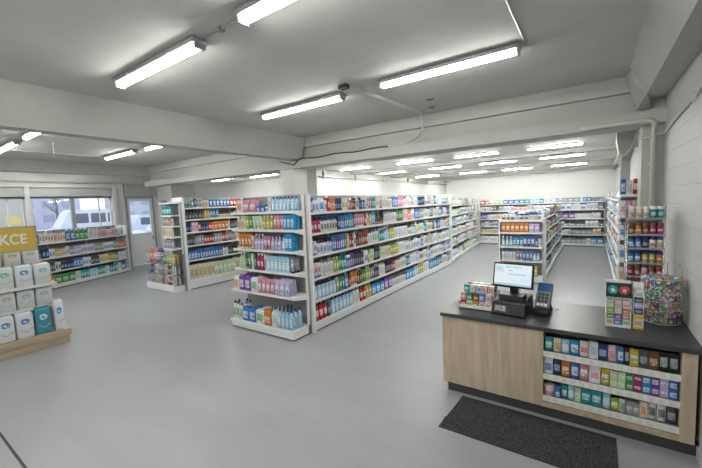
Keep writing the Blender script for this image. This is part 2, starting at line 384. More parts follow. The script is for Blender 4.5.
# mains box on wall, notice board
t = thing('notice_board', 'narrow grey framed notice board on white wall beside the glazed door', 'notice board', (-14.66, 7.6, 1.5))
MB().box(-.22, .22, -.03, 0, 0, 1.1).build('frame', M_GREYMETAL, t); MB().box(-.18, .18, -.035, -.03, .05, 1.05).build('sheet', mat('grey_sheet', (.42, .44, .45), .6, noise=.25, nscale=7), t)
t = thing('letter_slot', 'small dark box on white wall below the notice board', 'box', (-14.5, 7.6, .95))
MB().bev(-.12, .12, -.06, 0, 0, .1, .015).build('case', M_DARK, t); MB().box(-.08, .08, -.064, -.06, .05, .06).build('slot', M_GREYMETAL, t)
# ------------------------------------------------------------------ product colours
PAL = {  # name: (body colour, print colour)
 'white': ((.74,.74,.72),(.45,.52,.62)), 'cream': ((.72,.66,.52),(.5,.36,.2)), 'light blue': ((.36,.6,.78),(.8,.85,.88)),
 'blue': ((.05,.22,.6),(.6,.72,.85)), 'bright blue': ((.02,.36,.72),(.7,.85,.92)), 'navy': ((.025,.05,.18),(.3,.4,.6)),
 'teal': ((.03,.38,.42),(.6,.8,.78)), 'green': ((.06,.36,.12),(.7,.8,.5)), 'pale green': ((.52,.68,.42),(.8,.82,.72)),
 'lime': ((.42,.56,.08),(.82,.82,.5)), 'yellow': ((.72,.54,.07),(.8,.75,.6)), 'orange': ((.72,.25,.04),(.85,.7,.5)),
 'red': ((.55,.03,.04),(.8,.7,.66)), 'crimson': ((.45,.03,.14),(.8,.6,.65)), 'pink': ((.7,.3,.42),(.85,.76,.78)),
 'pale pink': ((.72,.54,.56),(.6,.25,.35)), 'lilac': ((.52,.45,.68),(.8,.78,.85)), 'purple': ((.2,.08,.38),(.7,.62,.8)),
 'grey': ((.4,.42,.43),(.7,.7,.7)), 'dark grey': ((.09,.1,.11),(.4,.42,.42)), 'black': ((.02,.02,.022),(.45,.45,.42)),
 'brown': ((.2,.09,.04),(.6,.45,.3)), 'white and blue': ((.72,.74,.76),(.05,.25,.65)), 'white and green': ((.72,.74,.7),(.1,.42,.16)),
 'white and red': ((.74,.72,.7),(.6,.05,.07)), 'white and pink': ((.75,.72,.72),(.72,.28,.42)), 'white and gold': ((.73,.71,.64),(.5,.34,.1)),
 'white and purple': ((.72,.7,.75),(.28,.14,.5)), 'white and black': ((.7,.7,.69),(.05,.05,.05)), 'white and orange': ((.74,.71,.68),(.75,.3,.05)),
}
for _k, (_b, _a) in list(PAL.items()):
    if sum(_b) / 3 < .5: PAL[_k] = (tuple(v * .8 for v in _b), _a)
def print_mat(cn, strength=1.0):
    key = 'print ' + cn
    if key in MATS: return MATS[key]
    base, acc = PAL[cn]
    m = bpy.data.materials.new(key.replace(' ', '_')); m.use_nodes = True; N, L = nt(m); b = N['Principled BSDF']
    b.inputs['Roughness'].default_value = .38; b.inputs['Specular IOR Level'].default_value = .35
    tc = N.new('ShaderNodeTexCoord'); sp = N.new('ShaderNodeSeparateXYZ'); L.new(tc.outputs['Generated'], sp.inputs[0])
    def mth(op, a, v=None, bb=None):
        n = N.new('ShaderNodeMath'); n.operation = op
        L.new(a, n.inputs[0]) if not isinstance(a, (int, float)) else None
        if bb is not None: L.new(bb, n.inputs[1])
        elif v is not None: n.inputs[1].default_value = v
        return n.outputs[0]
    z = sp.outputs['Z']
    h = sum(ord(c) for c in cn)
    lum = sum(base) / 3
    ac3 = [(.6, .08, .06), (.08, .2, .5), (.1, .38, .2), (.65, .45, .08), (.3, .1, .35), (.05, .4, .45)][h % 6]
    lo, hi = .2 + (h % 4) * .03, .6 + (h % 6) * .03
    x = sp.outputs['X']
    band = mth('MULTIPLY', mth('GREATER_THAN', z, lo), bb=mth('LESS_THAN', z, hi))
    rect = mth('MULTIPLY', band, bb=mth('MULTIPLY', mth('GREATER_THAN', x, .14), bb=mth('LESS_THAN', x, .86)))
    mp = N.new('ShaderNodeMapping'); mp.inputs['Location'].default_value = (h % 13, h % 7, 0); mp.inputs['Scale'].default_value = (3, 3, 4)
    nz = N.new('ShaderNodeTexNoise'); nz.inputs['Scale'].default_value = 1.2; nz.inputs['Detail'].default_value = 1
    L.new(tc.outputs['Generated'], mp.inputs[0]); L.new(mp.outputs[0], nz.inputs['Vector'])
    blob = mth('MULTIPLY', mth('GREATER_THAN', nz.outputs[0], .54), bb=mth('MULTIPLY', mth('LESS_THAN', z, hi * .72), bb=rect))
    mp2 = N.new('ShaderNodeMapping'); mp2.inputs['Scale'].default_value = (10, 10, 2); 
    n2 = N.new('ShaderNodeTexNoise'); n2.inputs['Scale'].default_value = 1.5; n2.inputs['Detail'].default_value = 0
    L.new(tc.outputs['Generated'], mp2.inputs[0]); L.new(mp2.outputs[0], n2.inputs['Vector'])
    wv = mth('FRACT', mth('MULTIPLY', z, 9 + h % 4))
    txt = mth('MULTIPLY', mth('GREATER_THAN', n2.outputs[0], .46), bb=mth('GREATER_THAN', wv, .62))
    def mixc(f, ca, cb):
        q = N.new('ShaderNodeMix'); q.data_type = 'RGBA'; L.new(f, q.inputs[0])
        if hasattr(ca, 'links'): L.new(ca, q.inputs[6])
        else: q.inputs[6].default_value = (*ca, 1)
        q.inputs[7].default_value = (*cb, 1); return q.outputs[2]
    c1 = mixc(rect, base, tuple(base[i] * .2 + acc[i] * .8 for i in range(3)) if lum > .55 else acc)
    c2 = mixc(mth('MULTIPLY', blob, .8), c1, ac3 if lum < .55 else acc)
    c3 = mixc(mth('MULTIPLY', txt, .75), c2, tuple(v * .3 for v in base) if lum > .3 else tuple(v * .35 for v in base))
    L.new(c3, b.inputs['Base Color'])
    MATS[key] = m
    return m
def bag_mat(cn):
    key = 'bag ' + cn
    if key in MATS: return MATS[key]
    base, acc = {'white and blue': ((.68, .7, .73), (.03, .24, .55)), 'white': ((.62, .64, .64), (.36, .42, .44)), 'white and green': ((.66, .68, .67), (.15, .5, .42)), 'white and teal': ((.66, .68, .7), (.05, .4, .6)),
                 'white and gold': ((.66, .65, .6), (.42, .4, .24)), 'cream': ((.64, .6, .5), (.35, .4, .16)), 'teal': ((.05, .27, .36), (.6, .75, .78))}[cn]
    m = bpy.data.materials.new(key.replace(' ', '_')); m.use_nodes = True; N, L = nt(m); b = N['Principled BSDF']; b.inputs['Roughness'].default_value = .35
    tc = N.new('ShaderNodeTexCoord'); sp = N.new('ShaderNodeSeparateXYZ'); L.new(tc.outputs['Generated'], sp.inputs[0])
    def M2(op, a, c):
        n = N.new('ShaderNodeMath'); n.operation = op
        for i, v in enumerate((a, c)):
            if hasattr(v, 'links'): L.new(v, n.inputs[i])
            else: n.inputs[i].default_value = v
        return n.outputs[0]
    x, z = sp.outputs['X'], sp.outputs['Z']
    e1 = M2('ADD', M2('POWER', M2('DIVIDE', M2('ABSOLUTE', M2('SUBTRACT', x, .5), 0), .27), 2), M2('POWER', M2('DIVIDE', M2('ABSOLUTE', M2('SUBTRACT', z, .66), 0), .11), 2))
    nz = N.new('ShaderNodeTexNoise'); nz.inputs['Scale'].default_value = 7; L.new(tc.outputs['Generated'], nz.inputs['Vector'])
    logo = M2('MULTIPLY', M2('LESS_THAN', e1, 1.0), M2('GREATER_THAN', nz.outputs[0], .42))
    wav = M2('ABSOLUTE', M2('SUBTRACT', z, M2('ADD', .3, M2('MULTIPLY', M2('SINE', M2('MULTIPLY', x, 9), 0), .05))), 0)
    line = M2('MULTIPLY', M2('LESS_THAN', wav, .018), M2('GREATER_THAN', x, .2))
    f = M2('MAXIMUM', logo, M2('MULTIPLY', line, .55))
    q = N.new('ShaderNodeMix'); q.data_type = 'RGBA'; q.inputs[6].default_value = (*base, 1); q.inputs[7].default_value = (*acc, 1); L.new(f, q.inputs[0]); L.new(q.outputs[2], b.inputs['Base Color'])
    bp = N.new('ShaderNodeBump'); bp.inputs['Strength'].default_value = .5; bp.inputs['Distance'].default_value = .01; n4 = N.new('ShaderNodeTexNoise'); n4.inputs['Scale'].default_value = 9
    L.new(tc.outputs['Object'], n4.inputs['Vector']); L.new(n4.outputs[0], bp.inputs['Height']); L.new(bp.outputs[0], b.inputs['Normal'])
    MATS[key] = m
    return m
def plain(cn):
    return mat('plain ' + cn, PAL[cn][0], .4)

# ------------------------------------------------------------------ product shapes; sizes in metres, base centre at origin, front towards -Y
def s_flat(w, d, h):
    m = MB(); R = [(.86, 0), (1, .015), (1, .62 * h), (.93, .74 * h), (.6, .82 * h), (.42, .84 * h)]
    m.lathe([(r / 2, z) for r, z in R], 12, ex=w, ey=d, pw=.8); c = MB().lathe([(.22, .84 * h), (.24, .86 * h), (.24, .985 * h), (.2, h)], 10, ex=w, ey=min(w, d * 1.3))
    return [('', m, 0), ('cap', c, 1)]
def s_round(w, d, h):
    m = MB().lathe([(.44, 0), (.5, .02 * h), (.5, .6 * h), (.42, .7 * h), (.2, .8 * h), (.17, .86 * h)], 12, ex=w, ey=d)
    return [('', m, 0), ('cap', MB().lathe([(.2, .86 * h), (.22, .87 * h), (.2, .99 * h), (.15, h)], 8, ex=w, ey=w), 1)]
def s_pump(w, d, h):
    m = MB().lathe([(.44, 0), (.5, .02 * h), (.5, .56 * h), (.4, .64 * h), (.18, .68 * h), (.16, .71 * h)], 12, ex=w, ey=d)
    c = MB().lathe([(.2, .71 * h), (.2, .78 * h), (.07, .8 * h), (.07, .93 * h), (.2, .935 * h), (.2, h)], 8, ex=w, ey=w)
    c.box(-.06 * w, .06 * w, -.62 * w, 0, .945 * h, .985 * h)
    return [('', m, 0), ('pump_head', c, 1)]
def s_trigger(w, d, h):
    m = MB().lathe([(.44, 0), (.5, .02 * h), (.5, .42 * h), (.4, .58 * h), (.2, .7 * h), (.15, .78 * h)], 12, ex=w, ey=d, pw=.85)
    c = MB().lathe([(.17, .78 * h), (.17, .84 * h), (.12, .85 * h)], 8, ex=w, ey=w)
    c.loft([[(-.12 * w, y, z0), (.12 * w, y, z0), (.12 * w, y, z1), (-.12 * w, y, z1)] for y, z0, z1 in ((-.6 * w, .92 * h, .97 * h), (-.2 * w, .86 * h, h), (.4 * w, .84 * h, .97 * h))])
    c.loft([[(-.06 * w, y - .03 * w, z), (.06 * w, y - .03 * w, z), (.06 * w, y + .05 * w, z), (-.06 * w, y + .05 * w, z)] for y, z in ((-.42 * w, .9 * h), (-.36 * w, .8 * h), (-.5 * w, .72 * h))])
    return [('', m, 0), ('trigger_head', c, 1)]
def s_can(w, d, h):
    m = MB().lathe([(.46, 0), (.5, .015 * h), (.5, .74 * h), (.44, .79 * h), (.4, .8 * h)], 12, ex=w, ey=w)
    return [('', m, 0), ('cap', MB().lathe([(.42, .8 * h), (.43, .81 * h), (.42, .95 * h), (.28, h)], 10, ex=w, ey=w), 1)]
def s_tub(w, d, h):
    m = MB().lathe([(.43, 0), (.5, .03 * h), (.5, .74 * h), (.47, .77 * h)], 14, ex=w, ey=w)
    return [('', m, 0), ('lid', MB().lathe([(.51, .77 * h), (.52, .79 * h), (.52, .97 * h), (.48, h)], 14, ex=w, ey=w), 1)]
def s_box(w, d, h):
    m = MB().box(-w / 2, w / 2, -d / 2, d / 2, 0, h)
    return [('', m, 0), ('flap', MB().box(-w / 2 + .002, w / 2 - .002, -d / 2 + .002, -d / 2 + .02, h, h + .0015), 1)]
def s_pouch(w, d, h):
    rings = []
    for k, (z, a, b) in enumerate(((0, .94, .55), (.06, 1, .95), (.4, 1, 1), (.75, .98, .7), (.92, .99, .16), (1, 1, .05))):
        rings.append([(w / 2 * a * math.copysign(abs(math.cos(t)) ** .5, math.cos(t)), d / 2 * b * math.copysign(abs(math.sin(t)) ** .8, math.sin(t)), z * h) for t in (2 * math.pi * (j + .5) / 12 for j in range(12))])
    return [('', MB().loft(rings, 0, True), 0)]
def s_pack(w, d, h):
    # soft plastic wrapped bale, top crimped
    rings = []
    for z, a in ((0, .93), (.04, 1), (.5, 1.0), (.9, .98), (.97, .9), (1, .8)):
        rings.append([(w / 2 * a * math.copysign(abs(math.cos(t)) ** .3, math.cos(t)), d / 2 * a * math.copysign(abs(math.sin(t)) ** .3, math.sin(t)), z * h) for t in (2 * math.pi * (j + .5) / 16 for j in range(16))])
    c = MB().loft([[(-w * .4, -.004, h), (w * .4, -.004, h), (w * .4, .004, h), (-w * .4, .004, h)], [(-w * .42, -.02, h * 1.05), (w * .42, -.016, h * 1.05), (w * .42, -.01, h * 1.05), (-w * .42, -.014, h * 1.05)]])
    return [('', MB().loft(rings, 0, True), 0), ('crimp', c, 0)]
def s_tube(w, d, h):
    rings = []
    for z, a, b in ((.14, .55, .9), (.2, .8, 1), (.6, .92, .7), (.97, 1, .1), (1, 1, .08)):
        rings.append([(w / 2 * a * math.cos(t), d / 2 * b * math.sin(t), z * h) for t in (2 * math.pi * j / 12 for j in range(12))])
    return [('', MB().loft(rings, 0, True), 0), ('cap', MB().lathe([(.3, 0), (.32, .01), (.3, .14 * h)], 10, ex=w, ey=d), 1)]
def s_jug(w, d, h):
    m = MB().lathe([(.47, 0), (.5, .02 * h), (.5, .5 * h), (.44, .68 * h), (.22, .82 * h), (.17, .86 * h)], 12, ex=w, ey=d, pw=.7)
    m2 = MB().tube([(.14 * w, 0, .84 * h), (.4 * w, 0, .85 * h), (.46 * w, 0, .72 * h), (.44 * w, 0, .6 * h)], .07 * w, 6)
    return [('', m, 0), ('cap', MB().lathe([(.2, .86 * h), (.21, .87 * h), (.19, h)], 8, ex=w, ey=w), 1), ('handle', m2, 0)]
KINDS = {  # name: (shape, noun, category, w, d, h)
 'flat_bottle': (s_flat, 'flat bottle', 'bottle', .074, .045, .225), 'round_bottle': (s_round, 'round bottle', 'bottle', .066, .066, .235),
 'pump_bottle': (s_pump, 'pump bottle', 'bottle', .074, .06, .215), 'spray_bottle': (s_trigger, 'trigger spray bottle', 'spray bottle', .085, .06, .255),
 'spray_can': (s_can, 'spray can', 'spray can', .058, .058, .22), 'lidded_tub': (s_tub, 'lidded tub', 'tub', .085, .085, .11),
 'tall_carton': (s_box, 'tall carton', 'carton', .07, .055, .2), 'wide_carton': (s_box, 'wide carton', 'carton', .13, .08, .17),
 'stand_up_pouch': (s_pouch, 'stand-up pouch', 'pouch', .095, .05, .2), 'wrapped_pack': (s_pack, 'wrapped soft pack', 'pack', .15, .1, .19),
 'squeeze_tube': (s_tube, 'squeeze tube', 'tube', .06, .045, .17), 'handled_jug': (s_jug, 'handled jug', 'jug', .105, .07, .26),
 'small_box': (s_box, 'small box', 'box', .06, .045, .1), 'storage_jar': (s_tub, 'jar', 'jar', .06, .06, .12),
}
_protos = {}; N_PROD = 0
def product(kind, cn, capn, size=None, parts=True, bag=False):
    """An unparented copy of a product of that kind and colour."""
    global N_PROD
    fn, noun, cat, w_, d_, h_ = KINDS[kind]
    if size: w_, d_, h_ = size
    key = (bag, kind, cn, capn, round(w_, 3), round(d_, 3), round(h_, 3))
    if key not in _protos:
        lst = []
        for nm, mb, mi in fn(w_, d_, h_):
            mt = bag_mat(cn) if bag else print_mat(cn) if (mi == 0) else plain(capn)
            lst.append((nm, mb.mesh(nm or kind, [mt])))
        _protos[key] = lst
    lst = _protos[key]
    root = bpy.data.objects.new(kind, lst[0][1]); COL.objects.link(root)
    if parts:
        for nm, me in lst[1:]:
            c = bpy.data.objects.new(nm, me); COL.objects.link(c); c.parent = root
    root['category'] = cat; N_PROD += 1
    return root

def s_flip(w, d, h):
    m = MB().lathe([(.3, .12 * h), (.4, .2 * h), (.47, .5 * h), (.5, .8 * h), (.46, .96 * h), (.3, h)], 12, ex=w, ey=d, pw=.85)
    return [('', m, 0), ('cap', MB().lathe([(.33, 0), (.35, .01), (.33, .12 * h), (.3, .125 * h)], 10, ex=w, ey=d), 1)]
def s_neck(w, d, h):
    m = MB().lathe([(.44, 0), (.5, .02 * h), (.49, .45 * h), (.36, .6 * h), (.16, .74 * h), (.14, .84 * h)], 12, ex=w, ey=d)
    return [('', m, 0), ('cap', MB().lathe([(.18, .84 * h), (.2, .85 * h), (.19, .97 * h), (.14, h)], 8, ex=w, ey=w), 1)]
KINDS['cap_down_bottle'] = (s_flip, 'cap-down bottle', 'bottle', .068, .045, .2)
KINDS['pillow_bag'] = (s_pouch, 'pillow bag', 'bag', .098, .04, .24)
KINDS['slim_carton'] = (s_box, 'slim carton', 'carton', .062, .04, .21)
KINDS['long_neck_bottle'] = (s_neck, 'long-necked bottle', 'bottle', .07, .055, .245)
def vary(kind, cn):
    if kind == 'tall_carton': return ('tall_carton', 'slim_carton')[sum(map(ord, cn)) % 2]
    if kind != 'flat_bottle': return kind
    return ('flat_bottle', 'cap_down_bottle', 'long_neck_bottle', 'flat_bottle', 'cap_down_bottle')[sum(map(ord, cn)) % 5]
# ------------------------------------------------------------------ labels that single out one batch of alike facings
BATCH = []   # dicts: objs, desc, place, row, idx
def words_n(s): return len(s.replace(',', ' ').split())
ORD = ['first', 'second', 'third', 'fourth', 'fifth', 'sixth', 'seventh', 'eighth', 'ninth', 'tenth', 'eleventh', 'twelfth', 'thirteenth', 'fourteenth',
       'fifteenth', 'sixteenth', 'seventeenth', 'eighteenth', 'nineteenth', 'twentieth'] + ['twenty-' + o for o in ('first', 'second', 'third', 'fourth', 'fifth', 'sixth', 'seventh', 'eighth', 'ninth')] + ['thirtieth'] + ['thirty-' + o for o in ('first', 'second', 'third', 'fourth', 'fifth', 'sixth', 'seventh', 'eighth', 'ninth')]
def write_labels():
    rows = {}
    for b in BATCH: rows.setdefault(b['place'], []).append(b)
    used_l = set()
    for place, bs in rows.items():
        cd_, c0, cp = {}, {}, {}
        for i, b in enumerate(bs):
            b['nb'] = bs[i + 1]['short'] if i + 1 < len(bs) else (bs[i - 1]['short'] if i else '')
            cd_[b['desc']] = cd_.get(b['desc'], 0) + 1; c0[b['d0']] = c0.get(b['d0'], 0) + 1; b['ord'] = c0[b['d0']]
            k = (b['desc'], b['nb']); cp[k] = cp.get(k, 0) + 1
        for b in bs:
            cands = []
            if cd_[b['desc']] == 1: cands.append('%s %s' % (b['desc'], place))
            if c0[b['d0']] == 1: cands.append('%s %s' % (b['d0'], place))
            if cp[(b['desc'], b['nb'])] == 1 and b['nb']: cands.append('%s %s, next to %s' % (b['desc'], place, b['nb']))
            cands.append('%s %s, %s such from %s' % (b['d0'], place, ORD[b['ord'] - 1], b['from']))
            cands.append('%s %s %s, from %s' % (ORD[b['ord'] - 1], b['d0'], place, b['from']))
            cands.append('%s %s %s' % (ORD[b['ord'] - 1], b['d0'], place))
            lab = next((c for c in cands if words_n(c) <= 16 and c.lower() not in used_l), cands[-1])
            used_l.add(lab.lower())
            for o in b['objs']: o['label'] = lab; o['group'] = 'products ' + place
def batch(objs, kind, cn, capn, place, frm):
    noun = KINDS[kind][1]
    desc = d0 = '%s %s' % (cn, noun)
    if capn != cn and kind in ('flat_bottle', 'round_bottle', 'cap_down_bottle', 'long_neck_bottle', 'spray_can', 'pump_bottle', 'handled_jug', 'squeeze_tube') and capn:
        desc += {'pump_bottle': ' with %s pump'}.get(kind, ' with %s cap') % capn
    BATCH.append(dict(objs=objs, desc=desc, d0=d0, short='%s %s' % (cn, noun.split()[-1] if kind != 'wrapped_pack' else 'packs'), place=place, **{'from': frm}))

KW = {'f': 'flat_bottle', 'r': 'round_bottle', 'p': 'pump_bottle', 's': 'spray_bottle', 'a': 'spray_can', 't': 'lidded_tub', 'c': 'tall_carton', 'w': 'wide_carton',
      'o': 'stand_up_pouch', 'k': 'wrapped_pack', 'q': 'squeeze_tube', 'j': 'handled_jug', 'b': 'small_box', 'g': 'storage_jar'}
CW = {'W': 'white', 'E': 'cream', 'L': 'light blue', 'B': 'blue', 'H': 'bright blue', 'N': 'navy', 'T': 'teal', 'G': 'green', 'g': 'pale green', 'l': 'lime', 'Y': 'yellow', 'O': 'orange',
      'R': 'red', 'C': 'crimson', 'P': 'pink', 'p': 'pale pink', 'i': 'lilac', 'V': 'purple', 'a': 'grey', 'D': 'dark grey', 'K': 'black', 'n': 'brown',
      '1': 'white and blue', '2': 'white and green', '3': 'white and red', '4': 'white and pink', '5': 'white and gold', '6': 'white and purple', '7': 'white and black', '8': 'white and orange'}
CAPS = {'white': ['black', 'blue', 'white', 'navy', 'grey'], 'cream': ['white', 'brown'], 'light blue': ['white', 'navy'], 'blue': ['blue', 'white'], 'bright blue': ['white', 'blue'], 'navy': ['navy', 'white'],
        'teal': ['white', 'teal'], 'green': ['green', 'white'], 'pale green': ['white', 'green'], 'lime': ['green', 'white'], 'yellow': ['yellow', 'white', 'black'], 'orange': ['white', 'orange'],
        'red': ['red', 'white', 'black'], 'crimson': ['black', 'white'], 'pink': ['white', 'pink'], 'pale pink': ['white', 'pink'], 'lilac': ['white', 'purple'], 'purple': ['purple', 'white'],
        'grey': ['white', 'black'], 'dark grey': ['black', 'grey'], 'black': ['black', 'grey'], 'brown': ['black', 'cream']}
def parse(s):
    out = []
    for tok in s.split():
        n = int(tok[2:] or 1); out.append((KW[tok[0]], CW[tok[1]], n))
    return out
def rand_run(n, kinds, cols, lo=1, hi=4):
    out = []; last = None
    while n > 0:
        k = min(n, RND.randint(lo, hi)); c = RND.choice(cols)
        if c == last: c = RND.choice(cols)
        last = c; out.append((KW[RND.choice(kinds)], CW[c], k)); n -= k
    return out

def fill_row(P, u0, u1, z, depth, spec, place, frm, maxh=.27, gap=.006, scale=1.0, rows=1, kinds='frac', cols='WLBTGPRiEO1234', parts=True, hs=None, back=.012, hmul=1.0):
    """Stand products along local x from u0 to u1 on a shelf whose front edge is local y=-depth; P is the unit's matrix."""
    u = u0; spec = list(spec); i = 0
    while True:
        if i >= len(spec): spec += rand_run(3, kinds, cols)
        kind, cn, n = spec[i]; i += 1; kind = vary(kind, cn)
        w_, d_, h_ = KINDS[kind][3:]
        hh = min(h_ * 1.17 * (hs or 1) * RND.uniform(.9, 1.1) * hmul, maxh - .015)
        sw = w_ * scale * RND.choice((.92, 1, 1.08)); sd = d_ * scale
        sw, sd, hh = round(sw, 2) if sw > .1 else round(sw, 3), round(sd, 3), round(hh / .02) * .02
        hh = min(hh, maxh - .012)
        capn = RND.choice(CAPS.get(cn, ['black', 'blue', 'white'])) if kind not in ('pillow_bag', 'tall_carton', 'slim_carton', 'wide_carton', 'small_box', 'stand_up_pouch', 'wrapped_pack') else cn
        objs = []; full = False
        if u + sw > u1 and u1 - u > .055 * scale and kind != 'round_bottle':
            kind, n = 'round_bottle', 1; w_, d_, h_ = KINDS[kind][3:]; sw = min(round(w_ * scale * .9, 3), u1 - u - .002); sd = round(w_ * scale * .9, 3); capn = RND.choice(CAPS.get(cn, ['white', 'blue']))
        for k in range(n):
            if u + sw > u1: full = True; break
            for r in range(rows):
                y = -depth + back + sd / 2 + r * (sd + .012)
                if r and y + sd / 2 > -.055: break
                if r and RND.random() < .12: continue
                o = product(kind, cn, capn, (sw, sd, hh), parts and r == 0 or parts and kind.endswith(('bottle', 'can')))
                jit = RND.uniform(-.006, .004)
                o.matrix_world = P @ Matrix.Translation((u + sw / 2, y + max(0, jit), z + .0015)) @ Matrix.Rotation(RND.uniform(-.05, .05) if sw < .12 else 0, 4, 'Z')
                objs.append(o)
            u += sw + gap
        if objs: batch(objs, kind, cn, capn, place, frm)
        if full or u + .05 > u1: break
    return u

# ------------------------------------------------------------------ shelving
def shelving(name, label, loc, rz, length, depth, levels, top, bay=1.0, deck=.15, deck_depth=None, ends=(True, True), lipw=.035, th=.03, cat='shelving unit', deck_right=0, lower=(), left_in=0, kick=True, double=0):
    t = thing(name, label, cat, (loc[0], loc[1], 0), rz)
    dd = deck_depth or depth + .03
    MB().box(0, length, -.012, .012 + double, .02, top).build('back_panel', M_PANEL, t)
    n = max(1, round(length / bay)); bw = length / n
    for i in range(n + 1):
        x = i * bw; a = .03 if i in (0, n) else .015
        x0 = x - (a if i else 0) ; x1 = x + (a if i < n else 0)
        MB().box(x0 if i else 0, x1 if i < n else length, -.05, -.012, .02, top).build('post', M_RACK, t)
    m = MB().box(0, length, -dd, -.012, deck - .03, deck); m.box(0, length, -dd - .01, -dd, deck - .05, deck + .012)
    m.build('base_deck', M_RACK, t)
    MB().box(.004, length - .004, -dd + .012, -dd + .03, .025, deck - .03).build('kick_plate', M_RACK, t)
    for xx in (.0, length - .02): MB().box(xx, xx + .02, -dd + .03, -.012, .025, deck - .03).build('base_side', M_RACK, t)
    MB().box(.02, length - .02, -dd + .05, -.02, 0, .03).build('foot', M_DARK, t)
    for z in levels:
        dp = depth + (.1 if z in lower else 0)
        for i in range(n):
            x0, x1 = i * bw + .004, (i + 1) * bw - .004
            s = MB().box(x0, x1, -dp, -.012, z - th, z - .002).build('shelf', M_RACK, t)
            MB().loft([[(x, -dp, z - lipw), (x, -dp - .006, z - lipw), (x, -dp - .012, z + .006), (x, -dp, z + .006)] for x in (x0, x1)]).build('price_rail', M_RAIL, s)
            for xe in ((x0, 0), (x1, 1)):
                if (i == 0 and xe[1] == 0) or (i == n - 1 and xe[1] == 1):
                    xa = xe[0]; m = MB()
                    pts = [(-dp, z - th), (-dp, z - .03), (-.05, z - .03), (-.05, z - .105)]
                    m.loft([[(x, -dp, z - th - .008), (x, -.05, z - .1), (x, -.05, z - .03), (x, -dp, z - .03)] for x in ((xa, xa + .004) if not xe[1] else (xa - .004, xa))])
                    m.build('bracket', M_RACK, s)
    for e, x in ((0, -.025), (1, length)):
        if ends[e]: MB().box(x, x + .025, -dd * .96, 0, .0, top).build('end_panel', M_RACK, t)
    return t
def mtx(loc, rz): return Matrix.Translation((loc[0], loc[1], 0)) @ Matrix.Rotation(rz, 4, 'Z')
RN = ['top', 'second', 'third', 'fourth', 'fifth', 'bottom']
def upright(loc, z, label):
    t = thing('end_post', label, 'post', (loc[0], loc[1], 0)); return t

PI = math.pi
# ---- long gondola: front face at X=-3.80, runs in +Y from 4.33 to 11.3; local x -> +Y needs rz=pi/2, front (-y local) -> +X
GX = -4.29
P = mtx((GX, 4.36), PI / 2); ZL = [2.03, 1.68, 1.30, .91, .53]; L1 = 6.95
gon = shelving('long_gondola', 'long white double-sided gondola full of bottles running down the shop centre', (GX, 4.36), PI / 2, L1, .46, ZL, 2.33, 1.0, deck=.16, deck_depth=.47, ends=(False, False))
def post(x, y, w_, d_, h, parent_thing):
    o = MB().box(x, x + w_, y, y + d_, 0, h).build('end_post', M_RACK); o.parent = parent_thing; o.matrix_parent_inverse = Matrix.Identity(4); return o
post(-.045, -.49, .04, .52, 2.33, gon); post(L1 + .005, -.49, .04, .52, 2.33, gon)
# rear side shelves of the same gondola
for z in ZL: MB().box(0, L1, .03, .5, z - .03, z).build('shelf', M_RACK, gon)
MB().box(0, L1, .03, .5, .02, .16).build('base_deck', M_RACK, gon)
rowsG = ['cV1 f12 k11 f61 cR1 cO2 aN3 c52 oO1 aB1 aR1 aD1 c71 aa1 aN1 aH2 f41 fP2 cT2 c52 qW2 cE3 fW3 cB3 cP4 f42',
         'fC3 p76 cN1 aB3 rT1 aH2 fV1 fP4 fR1 fE1 cY1 cH2 tn4 fW5 f43 fG4 cp3 cO2 f13 cB4 ca4',
         'aB1 f31 p15 aB2 aV2 aB3 cY1 fC2 f71 aD1 cn3 aR2 fW2 f23 fT3 fL3 cY3 fW8',
         'f33 fW4 fl2 fG1 fT2 aB2 aV2 aD4 fC1 k11 fl1 fg2 aK4 fg3 fE3 fl3 fY2 fW4 f13',
         'oL6 oa1 fG2 jB1 fn1 fO3 fn2 fG2 fl2 fa2 aD3 fW3 aK5 fC2 fE3 f24 rB3 fW5',
         'jR3 jD1 jL6 jW2 jR2 jY2 kH3 kV2 pW8 kH3 jL2 jY3 jW3 jB4']
Zp = ZL + [.16]
for i, (z, s) in enumerate(zip(Zp, rowsG)):
    place = 'on %s shelf of long gondola' % RN[i]
    fill_row(P, .02, L1 - .02, z, .46, parse(s), place, 'its near end', maxh=(.26 if i == 0 else Zp[i - 1] - z - .045), scale=1.12 if i == 5 else 1.08, kinds='fffraapc', cols='WLN1B23TgEDai47W', hs=1.08)
# ---- end cap of the long gondola
EX0, EX1, EY = -5.42, -3.86, 4.28
ZE = [2.07, 1.77, 1.42, 1.06, .69]
EL = EX1 - EX0
ec = shelving('gondola_end_unit', 'white end shelving unit facing the entrance, full of pastel bottles', (EX0, EY), 0, EL, .27, ZE, 2.34, 3, deck=.16, deck_depth=.43, ends=(False, False), lower=(.69,))
Pe = mtx((EX0, EY), 0)
rowsE = ['k81 kP2 tB2 t11 cW1 rL6 rg4', 'fE2 fg1 cl1 fG1 fg3 fY2 fl1 fP3 cH4 fl3', 'fO4 fp1 fi3 fP2 fi3 fL1 cH4 fC2', 'rg2 fD1 fG1 fg1 cD1 fC2 fp1 cL6 fa4',
         'k81 kV2 k21 oP4 oi4 oB2 fW4', 'r22 r21 kB2 k21 kO1 jW1 rL5 rW5']
for i, (z, s) in enumerate(zip(ZE + [.16], rowsE)):
    dep = .27 + (.1 if z == .69 else 0) + (.16 if i == 5 else 0)
    x0 = .12 if i < 4 else .04
    fill_row(Pe, x0, EL - .012, z, dep, parse(s), 'on %s shelf of pastel end unit' % RN[i], 'its outer end', maxh=(.25 if i == 0 else ([2.5] + ZE)[i] - z - .05), scale=1.22 if i == 5 else 1.12, hs=1.12 if i else .95, rows=3,
             kinds='frc', cols='WLPig', back=.015)
